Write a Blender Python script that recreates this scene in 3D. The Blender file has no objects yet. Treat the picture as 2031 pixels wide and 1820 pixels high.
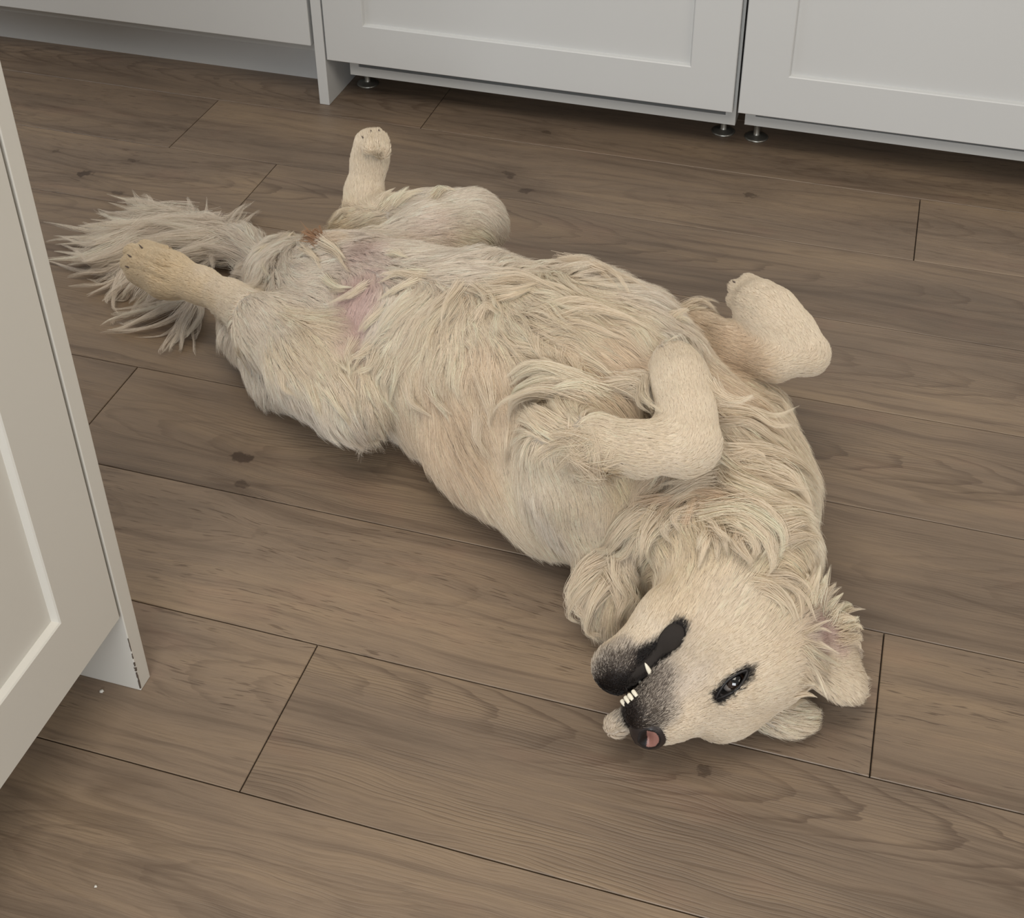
import bpy, bmesh, math, random
import numpy as np
from mathutils import Matrix, Vector
from mathutils.bvhtree import BVHTree
from mathutils.kdtree import KDTree

S = bpy.context.scene
COL = S.collection
rng = np.random.default_rng(7)
random.seed(7)

# ------------------------------------------------------------------ camera
W_PX, H_PX = 2031, 1820
F_PX, CX, CY, CAM_H = 2697.44, 1039.16, 565.77, 1.2
RC = np.array([[0.958973, -0.159769, 0.234188], [0.283483, 0.548518, -0.786616], [-0.00278, 0.820732, 0.571306]])
CAM = np.array([0, 0, CAM_H])
cam_data = bpy.data.cameras.new('camera')
cam = bpy.data.objects.new('camera', cam_data)
COL.objects.link(cam)
M4 = np.eye(4); M4[:3, :3] = RC; M4[:3, 3] = CAM
cam.matrix_world = Matrix(M4.tolist())
cam_data.sensor_width = 36
cam_data.lens = F_PX / W_PX * 36
cam_data.shift_x = -(CX - W_PX / 2) / W_PX
cam_data.shift_y = -(H_PX / 2 - CY) / W_PX
cam_data.clip_start = 0.02
S.camera = cam

# ------------------------------------------------------------------ light
S.view_settings.view_transform = 'Standard'
S.view_settings.look = 'None'
S.view_settings.gamma = 1
S.view_settings.exposure = -0.05
S.cycles.max_bounces = 4
S.cycles.adaptive_threshold = 0.03
S.cycles.diffuse_bounces = 3
S.cycles.glossy_bounces = 3
S.cycles.transparent_max_bounces = 8
world = bpy.data.worlds.new('world'); S.world = world
world.use_nodes = True
bg = world.node_tree.nodes['Background']
bg.inputs['Color'].default_value = (0.80, 0.775, 0.74, 1)
bg.inputs['Strength'].default_value = 0.36

def area(name, loc, target, sx, sy, power, col):
    l = bpy.data.lights.new(name, 'AREA'); l.shape = 'RECTANGLE'; l.size = sx; l.size_y = sy
    l.energy = power; l.color = col
    o = bpy.data.objects.new(name, l); COL.objects.link(o)
    o.location = loc
    o.rotation_euler = (Vector(target) - Vector(loc)).to_track_quat('-Z', 'Y').to_euler()
    return o
area('window_light', (0.3, -2.5, 1.75), (-0.3, 1.6, 0.0), 2.0, 1.4, 80, (0.90, 0.95, 1.0))
area('side_window_light', (-2.9, 0.9, 1.7), (-1.2, 2.0, 0.3), 1.0, 1.2, 12, (0.84, 0.91, 1.0))
area('warm_right_fill', (2.6, 0.4, 1.9), (-0.3, 1.2, 0.0), 1.4, 1.4, 20, (1.0, 0.92, 0.80))  # unseen warm light added at the right, reaches the near cabinet's front
area('overhead_fill', (-0.4, 0.4, 2.45), (-0.4, 0.5, 0.0), 1.6, 1.2, 31, (1.0, 0.92, 0.80))  # added overhead fill in place of ceiling bounce, lifts floor and dog

# ------------------------------------------------------------------ geometry helpers
def ray(u, v):
    d = RC @ np.array([(u - CX) / F_PX, -(v - CY) / F_PX, -1.0])
    return d
def at(u, v, z=0.0):
    d = ray(u, v)
    return CAM + d * ((z - CAM_H) / d[2])
def m_per_px(P):
    return np.dot(np.asarray(P) - CAM, -RC[:, 2]) / F_PX

def srgb(r, g, b):
    f = lambda c: (c / 255 / 12.92) if c / 255 <= 0.04045 else ((c / 255 + 0.055) / 1.055) ** 2.4
    return (f(r), f(g), f(b), 1)

def link(name, me, mat=None, parent=None):
    o = bpy.data.objects.new(name, me); COL.objects.link(o)
    if mat: me.materials.append(mat)
    if parent is not None: o.parent = parent
    return o
def empty(name, loc, label, cat, group=None):
    o = bpy.data.objects.new(name, None); COL.objects.link(o); o.location = loc
    o.empty_display_size = 0.05
    o['label'] = label; o['category'] = cat
    if group: o['group'] = group
    return o
def structure(o, label=None):
    o['kind'] = 'structure'
    if label: o['label'] = label
    return o
def box(bm, x0, x1, y0, y1, z0, z1, bev=0.0):
    vs = [bm.verts.new((x, y, z)) for x in (x0, x1) for y in (y0, y1) for z in (z0, z1)]
    idx = [(0, 1, 3, 2), (4, 6, 7, 5), (0, 4, 5, 1), (2, 3, 7, 6), (0, 2, 6, 4), (1, 5, 7, 3)]
    fs = [bm.faces.new([vs[i] for i in f]) for f in idx]
    if bev:
        es = set(e for f in fs for e in f.edges)
        bmesh.ops.bevel(bm, geom=list(es), offset=bev, segments=2, affect='EDGES', profile=0.5)
def bm_obj(name, bm, mat, parent=None, smooth=False, loc=None):
    me = bpy.data.meshes.new(name)
    bmesh.ops.recalc_face_normals(bm, faces=bm.faces[:])
    if loc is not None:
        bmesh.ops.translate(bm, verts=bm.verts[:], vec=-Vector(loc))
    bm.to_mesh(me); bm.free()
    if smooth:
        for p in me.polygons: p.use_smooth = True
    return link(name, me, mat, parent)

# ------------------------------------------------------------------ materials
def new_mat(name):
    m = bpy.data.materials.new(name); m.use_nodes = True
    return m, m.node_tree, m.node_tree.nodes['Principled BSDF']
class NT:
    """small helper to wire shader nodes"""
    def __init__(s, nt): s.nt = nt
    def n(s, t, **k):
        o = s.nt.nodes.new(t)
        for a, b in k.items(): setattr(o, a, b)
        return o
    def put(s, sock, v):
        if isinstance(v, bpy.types.NodeSocket): s.nt.links.new(v, sock)
        else: sock.default_value = v
    def math(s, op, a, b=0.0, c=None, clamp=False):
        o = s.n('ShaderNodeMath', operation=op, use_clamp=clamp)
        s.put(o.inputs[0], a); s.put(o.inputs[1], b)
        if c is not None: s.put(o.inputs[2], c)
        return o.outputs[0]
    def mix(s, fac, a, b, mode='MIX'):
        o = s.n('ShaderNodeMix', data_type='RGBA', blend_type=mode)
        s.put(o.inputs[0], fac); s.put(o.inputs[6], a); s.put(o.inputs[7], b)
        return o.outputs[2]
    def noise(s, vec, scale, detail=2, rough=0.5, dist=0.0):
        o = s.n('ShaderNodeTexNoise'); s.put(o.inputs['Vector'], vec)
        o.inputs['Scale'].default_value = scale; o.inputs['Detail'].default_value = detail
        o.inputs['Roughness'].default_value = rough; o.inputs['Distortion'].default_value = dist
        return o.outputs[0]
    def xyz(s, x, y, z):
        o = s.n('ShaderNodeCombineXYZ'); s.put(o.inputs[0], x); s.put(o.inputs[1], y); s.put(o.inputs[2], z)
        return o.outputs[0]
    def ramp(s, fac, stops):
        o = s.n('ShaderNodeValToRGB'); s.put(o.inputs[0], fac)
        e = o.color_ramp.elements
        while len(e) < len(stops): e.new(0.5)
        for el, (p, c) in zip(e, stops): el.position = p; el.color = c
        return o.outputs[0]
    def smooth(s, x, a, b):
        o = s.n('ShaderNodeMapRange', interpolation_type='SMOOTHSTEP')
        s.put(o.inputs[0], x); s.put(o.inputs[1], a); s.put(o.inputs[2], b)
        return o.outputs[0]

def paint_mat(name, rgb, rough=0.35, bump=0.02):
    m, nt, b = new_mat(name); t = NT(nt)
    g = t.n('ShaderNodeNewGeometry')
    v = t.noise(g.outputs['Position'], 3.0, 2)
    c = t.mix(v, srgb(*[x - 3 for x in rgb]), srgb(*[min(255, x + 3) for x in rgb]))
    nt.links.new(c, b.inputs['Base Color'])
    b.inputs['Roughness'].default_value = rough
    b.inputs['Specular IOR Level'].default_value = 0.4
    bp = t.n('ShaderNodeBump'); bp.inputs['Strength'].default_value = bump; bp.inputs['Distance'].default_value = 0.001
    nt.links.new(t.noise(g.outputs['Position'], 420, 2), bp.inputs['Height'])
    nt.links.new(bp.outputs[0], b.inputs['Normal'])
    return m
M_WHITE = paint_mat('cabinet_white', (203, 203, 201))
M_CREAM = paint_mat('cabinet_island', (212, 208, 199))
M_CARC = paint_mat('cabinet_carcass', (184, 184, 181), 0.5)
M_STEEL, _nt, _b = new_mat('zinc_steel')
_b.inputs['Base Color'].default_value = srgb(170, 168, 160); _b.inputs['Metallic'].default_value = 0.9; _b.inputs['Roughness'].default_value = 0.35
M_GAP, _nt, _b = new_mat('dark_subfloor')
_b.inputs['Base Color'].default_value = srgb(52, 40, 30); _b.inputs['Roughness'].default_value = 0.9
M_WALL = paint_mat('wall_paint', (205, 203, 196), 0.8)

# ------------------------------------------------------------------ floor
PW, PL, Y0 = 0.19578, 1.314, 2.0871
joints = {-1: -0.8205, 0: -1.2328, 1: -1.0194, 2: -0.45, 3: -0.45, 4: -0.9623, 5: 0.0930, 6: -0.5142, 7: -1.03, 8: -0.2, 9: -0.75, 10: 0.2, -2: -0.35, -3: -0.9, -4: -0.2}
# knots: x, y, strength, size along the grain, size across
M_FLOOR, nt, b = new_mat('oak_planks')
t = NT(nt)
geo = t.n('ShaderNodeNewGeometry')
sep = t.n('ShaderNodeSeparateXYZ'); nt.links.new(geo.outputs['Position'], sep.inputs[0])
X, Y = sep.outputs[0], sep.outputs[1]
at_r = t.n('ShaderNodeAttribute', attribute_name='plank'); # r: random, g: random, b: tone
sa = t.n('ShaderNodeSeparateColor'); nt.links.new(at_r.outputs['Color'], sa.inputs[0])
r1, r2, tone = sa.outputs[0], sa.outputs[1], sa.outputs[2]
off = t.math('MULTIPLY', r1, 37.0)
# knots drawn in plank space
KN = [at(478, 908), at(484, 962), at(1390, 1523), at(170, 345), at(235, 383), at(262, 318), at(1080, 262), at(1010, 345), at(1045, 378), at(1490, 385), at(510, 1055), at(112, 300), at(1610, 1425), at(430, 155), at(300, 115)]
KS = [0.017, 0.014, 0.009, 0.017, 0.015, 0.010, 0.010, 0.015, 0.016, 0.017, 0.012, 0.008, 0.013, 0.008, 0.006]
KB = [1, 0.8, 0.8, 1, 0.7, 0.7, 0.7, 0.8, 0.8, 0.8, 0.25, 0.6, 0.7, 0.5, 0.6]
warp = None; dark = None
jx = t.noise(t.xyz(t.math('MULTIPLY', X, 1.0), t.math('MULTIPLY', Y, 1.0), 0.0), 55, 3, 0.6)
jx = t.math('MULTIPLY', t.math('SUBTRACT', jx, 0.5), 0.034)
for (kx, ky, _), ks, kb in zip(KN, KS, KB):
    dx = t.math('SUBTRACT', X, float(kx)); dy = t.math('SUBTRACT', Y, float(ky))
    d2 = t.math('ADD', t.math('MULTIPLY', t.math('MULTIPLY', dx, dx), 0.16), t.math('MULTIPLY', dy, dy))
    big = t.math('DIVIDE', ks * ks * 2.2, t.math('ADD', d2, ks * ks * 1.6))          # bends the grain round the knot
    wv = t.math('MULTIPLY', big, t.math('MULTIPLY', dy, 1.4))
    warp = wv if warp is None else t.math('ADD', warp, wv)
    e2 = t.math('SQRT', t.math('ADD', t.math('MULTIPLY', t.math('MULTIPLY', dx, dx), 0.45), t.math('MULTIPLY', dy, dy)))
    e2 = t.math('ADD', e2, jx)
    dk = t.math('MULTIPLY', t.smooth(e2, ks * 0.75, ks * 0.30), kb * 0.8)
    ring = t.math('MULTIPLY', t.smooth(e2, ks * 3.2, ks * 0.5), kb * 0.22)
    dk = t.math('MAXIMUM', dk, ring)
    dark = dk if dark is None else t.math('MAXIMUM', dark, dk)
# per board: place of the heart line, strength of the growth rings, of the pores and of the fine lines
at_b = t.n('ShaderNodeAttribute', attribute_name='board'); sb = t.n('ShaderNodeSeparateColor'); nt.links.new(at_b.outputs['Color'], sb.inputs[0])
heart, cath, pores = sb.outputs[0], sb.outputs[1], sb.outputs[2]; fines = at_b.outputs['Alpha']
uvn = t.n('ShaderNodeAttribute', attribute_name='UVMap'); su = t.n('ShaderNodeSeparateXYZ'); nt.links.new(uvn.outputs['Vector'], su.inputs[0]); vloc = su.outputs[1]
def N3(fx, fy, yv, seed, detail=3, rough=.55): return t.noise(t.xyz(t.math('ADD', t.math('MULTIPLY', X, fx), off), t.math('MULTIPLY', yv, fy), t.math('ADD', off, seed)), 1.0, detail, rough)
yy = t.math('ADD', Y, warp)
wob = t.math('MULTIPLY', t.math('SUBTRACT', N3(2.5, 7.0, Y, 1.0), .5), 0.045)
yw = t.math('ADD', yy, wob)
dv = t.math('ADD', t.math('SUBTRACT', t.math('ADD', vloc, warp), t.math('MULTIPLY', t.math('SUBTRACT', heart, .5), .16)), t.math('MULTIPLY', t.math('SUBTRACT', N3(1.6, 3.0, Y, 5.0, 2), .5), 0.05))
dv2 = t.math('MULTIPLY', dv, dv)
sgn = t.math('SUBTRACT', t.math('MULTIPLY', t.math('GREATER_THAN', r2, .5), 2.0), 1.0)
par = t.math('ADD', t.math('ADD', t.math('MULTIPLY', dv2, 950.0), t.math('MULTIPLY', t.math('MULTIPLY', X, sgn), 13.0)), t.math('MULTIPLY', N3(9.0, 40.0, Y, 9.0, 3), 1.3))
fr = t.math('FRACT', par)
ringl = t.math('MULTIPLY', t.smooth(fr, .62, .95), t.smooth(fr, 1.0, .96))
env = t.math('MULTIPLY', t.smooth(dv2, .0034, .0007), cath)
ringl = t.math('MULTIPLY', t.math('MULTIPLY', ringl, env), t.smooth(N3(2.5, 9.0, Y, 14.0, 2), .30, .55))
lines = t.math('SINE', t.math('ADD', t.math('MULTIPLY', yw, 1500.0), t.math('MULTIPLY', N3(5.0, 60.0, yw, 3.0, 3), 16.0)))
lines = t.math('MULTIPLY', t.math('MULTIPLY', t.smooth(lines, .1, .95), fines), t.smooth(N3(3.0, 28.0, yw, 21.0, 2), .40, .60))
streak = N3(2.6, 62.0, yw, 7.0, 4, .62)
fine = N3(24.0, 620.0, yw, 2.0, 2, .5)
tick = t.math('MULTIPLY', t.smooth(N3(34.0, 430.0, yw, 4.0, 1, .5), .60, .70), t.smooth(N3(4.0, 22.0, yw, 8.0, 2), .38, .56))
tick = t.math('MULTIPLY', tick, pores)
vein = t.math('MULTIPLY', t.smooth(t.math('ABSOLUTE', t.math('SUBTRACT', N3(1.4, 11.0, yy, 11.0, 3, .6), .5)), .030, .0), t.smooth(N3(2.2, 7.0, Y, 31.0, 1), .46, .62))
blot = N3(2.2, 7.0, Y, 12.0, 3, .55)
col = t.ramp(t.math('ADD', t.math('MULTIPLY', blot, 0.72), t.math('MULTIPLY', streak, 0.36)),
             [(0.32, srgb(109, 96, 84)), (0.52, srgb(135, 118, 101)), (0.78, srgb(161, 140, 115))])
col = t.mix(t.math('MULTIPLY', ringl, 0.62), col, srgb(92, 76, 64))
col = t.mix(t.math('MULTIPLY', lines, 0.36), col, srgb(88, 73, 60))
col = t.mix(t.math('MULTIPLY', t.smooth(streak, 0.47, 0.30), 0.40), col, srgb(98, 82, 68))
col = t.mix(t.math('MULTIPLY', vein, 0.34), col, srgb(86, 70, 57))
col = t.mix(t.math('MULTIPLY', tick, 0.62), col, srgb(76, 60, 48))
col = t.mix(t.math('MULTIPLY', t.smooth(fine, 0.55, 0.35), 0.14), col, srgb(84, 69, 56))
pinkish = t.smooth(N3(7.0, 16.0, Y, 41.0, 2), .58, .72)
col = t.mix(t.math('MULTIPLY', pinkish, 0.10), col, srgb(158, 122, 104))
col = t.mix(dark, col, srgb(56, 42, 33))
tri = ringl
tn = t.n('ShaderNodeMix', data_type='RGBA', blend_type='MULTIPLY'); tn.inputs[0].default_value = 1
nt.links.new(col, tn.inputs[6])
nt.links.new(t.ramp(tone, [(0.0, (0.70, 0.68, 0.67, 1)), (1.0, (1.12, 1.10, 1.07, 1))]), tn.inputs[7])
nt.links.new(tn.outputs[2], b.inputs['Base Color'])
b.inputs['Roughness'].default_value = 0.42
b.inputs['Specular IOR Level'].default_value = 0.45
bp = t.n('ShaderNodeBump'); bp.inputs['Strength'].default_value = 0.35; bp.inputs['Distance'].default_value = 0.0006
nt.links.new(t.math('SUBTRACT', t.math('ADD', fine, t.math('MULTIPLY', streak, 1.0)), t.math('ADD', tick, t.math('MULTIPLY', lines, 0.9))), bp.inputs['Height'])
nt.links.new(bp.outputs[0], b.inputs['Normal'])

bm = bmesh.new()
cl = bm.loops.layers.float_color.new('plank'); cb = bm.loops.layers.float_color.new('board'); uvl = bm.loops.layers.uv.new('UVMap')
boards = {(6, 0): (.74, 1.0, .15, 1.0), (6, -1): (.6, .5, .9, .2), (5, -1): (.55, .35, .9, .35), (7, -1): (.35, .15, 1.0, .1), (8, 0): (.4, .2, 1, .1), (4, 0): (.5, .45, .2, .7), (5, 0): (.5, .3, .9, .3), (4, -1): (.5, .2, .4, .6), (3, -1): (.4, .25, .5, .5), (3, 0): (.5, .9, .1, .9), (2, 0): (.5, .9, .3, .7), (1, 0): (.6, .8, .2, .5), (0, 0): (.4, .3, .5, .4)}
tones = {(-1, 0): .35, (0, -1): .35, (0, 0): .5, (1, -1): .62, (1, 0): .45, (2, -1): .5, (3, -1): .42, (4, -1): .4, (4, 0): .45, (5, -1): .8, (5, 0): .5, (6, -1): .72, (6, 0): .42, (7, -1): .85, (8, 0): .8}
GAP = 0.0007
for k in range(-5, 19):
    y1, y0 = Y0 - k * PW - GAP, Y0 - (k + 1) * PW + GAP
    jx0 = joints.get(k, random.uniform(-1, 0.3))
    for j in range(-4, 6):
        x0, x1 = jx0 + (j) * PL + GAP, jx0 + (j + 1) * PL - GAP
        tn_ = tones.get((k, j), random.uniform(0.3, 0.75))
        c = (random.random(), .8 if (k, j) in ((6, 0), (3, 0), (1, 0)) else random.random(), tn_ * .92, 1)
        bd = boards.get((k, j), (random.uniform(.2, .8), random.uniform(.1, .8), random.uniform(.1, 1), random.uniform(.1, .9)))
        e = 0.0007
        zt = 0.0
        q = [(x0, y0), (x1, y0), (x1, y1), (x0, y1)]
        top = [bm.verts.new((x0 + e, y0 + e, zt)), bm.verts.new((x1 - e, y0 + e, zt)), bm.verts.new((x1 - e, y1 - e, zt)), bm.verts.new((x0 + e, y1 - e, zt))]
        mid = [bm.verts.new((x, y, zt - 0.0007)) for x, y in q]
        bot = [bm.verts.new((x, y, zt - 0.010)) for x, y in q]
        fs = [bm.faces.new(top)]
        for i in range(4):
            fs.append(bm.faces.new((mid[i], mid[(i + 1) % 4], top[(i + 1) % 4], top[i])))
            fs.append(bm.faces.new((bot[i], bot[(i + 1) % 4], mid[(i + 1) % 4], mid[i])))
        for f_ in fs:
            for l in f_.loops:
                l[cl] = c; l[cb] = bd; l[uvl].uv = (l.vert.co.x, l.vert.co.y - (y0 + y1) / 2)
n_pl = len(bm.faces)
v4 = [bm.verts.new(p) for p in ((-6.5, -1.7, -0.0065), (7.5, -1.7, -0.0065), (7.5, 3.05, -0.0065), (-6.5, 3.05, -0.0065))]
bm.faces.new(v4).material_index = 1
fl = bm_obj('floor', bm, M_FLOOR)
fl.data.materials.append(M_GAP)
structure(fl, 'brown wood-look plank floor with dark seams and knots')

def crumb(u, v, r, label):
    bm = bmesh.new(); bmesh.ops.create_icosphere(bm, subdivisions=2, radius=r)
    for v_ in bm.verts: v_.co *= 1 + random.uniform(-.25, .25); v_.co.z *= .6
    p = at(u, v, 0); bmesh.ops.translate(bm, verts=bm.verts[:], vec=(p[0], p[1], r * .5))
    o = bm_obj('crumb', bm, M_CREAM, smooth=True); o['label'] = label; o['category'] = 'crumb'

# ------------------------------------------------------------------ cabinets
YF = 2.1251      # front plane of the run along the wall
TOP = 0.86
def shaker_door(name, x0, x1, z0, z1, yf, mat, parent, th=0.019, fr=0.073, flip=None):
    """framed door whose front lies in the plane y = yf facing -y; flip maps it to another wall"""
    bm = bmesh.new()
    dp, bv = 0.008, 0.0035
    def ring(o, y): return [(x0 + o, y, z0 + o), (x1 - o, y, z0 + o), (x1 - o, y, z1 - o), (x0 + o, y, z1 - o)]
    rings = [ring(0, yf + th), ring(0, yf + 0.0015), ring(0.0015, yf), ring(fr, yf), ring(fr + 0.0015, yf + 0.0012), ring(fr + bv, yf + dp)]
    vs = [[bm.verts.new(p) for p in r] for r in rings]
    for a, c in zip(vs, vs[1:]):
        for i in range(4): bm.faces.new((a[i], a[(i + 1) % 4], c[(i + 1) % 4], c[i]))
    bm.faces.new(vs[-1]); bm.faces.new(vs[0][::-1])
    if flip: bmesh.ops.transform(bm, matrix=flip, verts=bm.verts[:])
    return bm_obj(name, bm, mat, parent)
def flat_front(name, x0, x1, z0, z1, yf, mat, parent, th=0.019):
    bm = bmesh.new(); box(bm, x0, x1, yf, yf + th, z0, z1, 0.0015)
    return bm_obj(name, bm, mat, parent)
def carcass(x0, x1, z0, y0, y1, parent, mat=None, th=0.018):
    bm = bmesh.new()
    box(bm, x0, x0 + th, y0, y1, z0, TOP); box(bm, x1 - th, x1, y0, y1, z0, TOP)
    box(bm, x0 + th, x1 - th, y0, y1, z0, z0 + th); box(bm, x0 + th, x1 - th, y0, y1, TOP - th, TOP)
    box(bm, x0 + th, x1 - th, y1 - 0.006, y1, z0 + th, TOP - th)
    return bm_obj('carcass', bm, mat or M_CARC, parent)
def foot(x, y, z1, parent):
    bm = bmesh.new()
    prof = [(0, 0.0), (0.021, 0.0), (0.022, 0.002), (0.018, 0.004), (0.0075, 0.006), (0.006, 0.008), (0.0062, 0.03), (0.0075, 0.032), (0.0075, z1), (0, z1)]
    n = 24; rows = []
    for r, z in prof:
        rows.append([bm.verts.new((x + r * math.cos(i * 2 * math.pi / n), y + r * math.sin(i * 2 * math.pi / n), z)) for i in range(n)] if r > 0 else [bm.verts.new((x, y, z))])
    for a, c in zip(rows, rows[1:]):
        for i in range(n):
            q = (i + 1) % n
            if len(a) == 1: bm.faces.new((a[0], c[q], c[i]))
            elif len(c) == 1: bm.faces.new((a[i], a[q], c[0]))
            else: bm.faces.new((a[i], a[q], c[q], c[i]))
    return bm_obj('foot', bm, M_STEEL, parent, smooth=True)

DEPTH = 0.60
# middle unit
c1 = empty('base_cabinet', (-0.63, YF + 0.3, 0), 'white shaker base cabinet on metal feet, between the end panel and the dark gap', 'cabinet', 'white cabinets along the back')
def child_at(o, par): o.matrix_parent_inverse = Matrix.Translation(-par.location)
def P_(o, par):
    child_at(o, par); return o
P_(shaker_door('door', -1.0155, -0.2545, 0.0945, 0.845, YF, M_WHITE, c1, fr=0.077), c1)
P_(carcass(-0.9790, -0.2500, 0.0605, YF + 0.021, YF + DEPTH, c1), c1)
for fx, fy in ((-0.982, 0.105), (-0.28, 0.105), (-0.962, 0.5), (-0.28, 0.5)):
    P_(foot(fx, YF + fy, 0.0605, c1), c1)
# right unit
c2 = empty('base_cabinet', (0.13, YF + 0.3, 0), 'white shaker base cabinet on metal feet, right of the dark gap', 'cabinet', 'white cabinets along the back')
P_(shaker_door('door', -0.2445, 0.5165, 0.0960, 0.845, YF, M_WHITE, c2, fr=0.079), c2)
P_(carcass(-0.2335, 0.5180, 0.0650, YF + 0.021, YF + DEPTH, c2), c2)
for fx, fy in ((-0.2185, 0.1), (0.48, 0.1), (-0.2, 0.5), (0.48, 0.5)):
    P_(foot(fx, YF + fy, 0.0650, c2), c2)
# tall end panel
bm = bmesh.new(); box(bm, -1.0385, -1.0185, YF, YF + DEPTH, 0.0, TOP, 0.001)
ep = bm_obj('end_panel', bm, M_WHITE)
ep['label'] = 'white vertical end panel reaching the floor between the back cabinets'; ep['category'] = 'panel'
# left unit with smooth front and plinth
c3 = empty('drawer_cabinet', (-1.65, YF + 0.3, 0), 'white cabinet with a smooth flat front over a plinth, left of the end panel', 'cabinet', 'white cabinets along the back')
P_(flat_front('drawer_front', -2.05, -1.0455, 0.119, 0.845, YF, M_WHITE, c3), c3)
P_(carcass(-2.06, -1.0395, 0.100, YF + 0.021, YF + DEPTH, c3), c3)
bm = bmesh.new(); box(bm, -2.06, -1.0395, YF + 0.098, YF + 0.114, 0.0, 0.0995)
P_(bm_obj('plinth', bm, M_WHITE, c3), c3)

# near unit, facing +x, its end panel at the far end
XF = -0.6720
c4 = empty('island_cabinet', (XF - 0.3, 0.45, 0), 'warm white shaker cabinet close to the camera, door edge over a recessed base', 'cabinet')
flip = Matrix(((0, -1, 0, XF + 0.0), (1, 0, 0, 0), (0, 0, 1, 0), (0, 0, 0, 1)))
# local x -> world y, local y -> world -x
P_(shaker_door('door', 0.02, 0.7965, 0.1195, 0.845, 0.0, M_CREAM, c4, fr=0.0815, flip=flip), c4)
bm = bmesh.new()
for (y0, y1) in ((0.02, 0.038), (0.779, 0.797)):
    box(bm, XF - 0.60, XF - 0.021, y0, y1, 0.10, TOP)
box(bm, XF - 0.60, XF - 0.021, 0.038, 0.779, 0.10, 0.118)
box(bm, XF - 0.60, XF - 0.021, 0.038, 0.779, TOP - 0.018, TOP)
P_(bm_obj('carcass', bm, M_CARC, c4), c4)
bm = bmesh.new(); box(bm, XF - 0.61, XF, 0.8000, 0.8200, 0.0, TOP, 0.001)
ep2 = bm_obj('end_panel', bm, M_CREAM)
ep2['label'] = 'warm white end panel with chipped corner at the end of the near cabinet'; ep2['category'] = 'panel'
bm = bmesh.new(); box(bm, XF - 0.13, XF - 0.115, 0.0, 0.799, 0.0, 0.0995)
P_(bm_obj('plinth', bm, M_CREAM, c4), c4)

# wall behind the run
bm = bmesh.new(); box(bm, -5.6, 7.0, YF + DEPTH + 0.004, YF + DEPTH + 0.1, 0, 2.5)
structure(bm_obj('wall_back', bm, M_WALL))

# chips knocked out of the near panel's edge, and two crumbs
M_CHIP, _nt, _b = new_mat('chipped_board'); _b.inputs['Base Color'].default_value = srgb(92, 80, 70); _b.inputs['Roughness'].default_value = .9
bm = bmesh.new(); rr = random.Random(5)
for z0, z1, w in ((.004, .030, .0013), (.032, .038, .0022), (.040, .046, .0014), (.052, .060, .0008), (.064, .084, .0007)):
    n = 7; zs = [z0 + (z1 - z0) * i / (n - 1) for i in range(n)]
    for za, zb in zip(zs, zs[1:]):
        a = w * rr.uniform(.4, 1); b_ = w * rr.uniform(.4, 1)
        box(bm, XF - a, XF + .00025, .7997, .8000 + b_, za, zb)
P_(bm_obj('chipped_edge', bm, M_CHIP, ep2), ep2)
crumb(202, 1372, .0022, 'pale crumb on the floor beside the chipped end panel')
crumb(190, 1758, .0014, 'tiny pale crumb on the empty plank near the bottom left of the photo')

FUR_N = 580000
# ------------------------------------------------------------------ the dog: one continuous body grown from a distance field
HT = np.array([-0.07462, 0.95841, 0.09205])
HR = np.array([[-0.607482, -0.229199, 0.760548], [-0.764094, 0.430279, -0.480646], [-0.217084, -0.873114, -0.436517]])
def hp(x, y, z):                                   # head-local centimetres -> world
    return HT + HR @ (np.array([x, y, z], float) * 0.01)
G0 = np.array([-1.32, 0.74, -0.012]); GS = 0.0036
GN = np.array([int(round(1.52 / GS)), int(round(1.32 / GS)), int(round(0.40 / GS))])
gx = (G0[0] + GS * np.arange(GN[0])).astype(np.float32)
gy = (G0[1] + GS * np.arange(GN[1])).astype(np.float32)
gz = (G0[2] + GS * np.arange(GN[2])).astype(np.float32)
def smin(a, b, k):
    hh = np.maximum(k - np.abs(a - b), 0) / k
    return np.minimum(a, b) - hh * hh * k * 0.25
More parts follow.
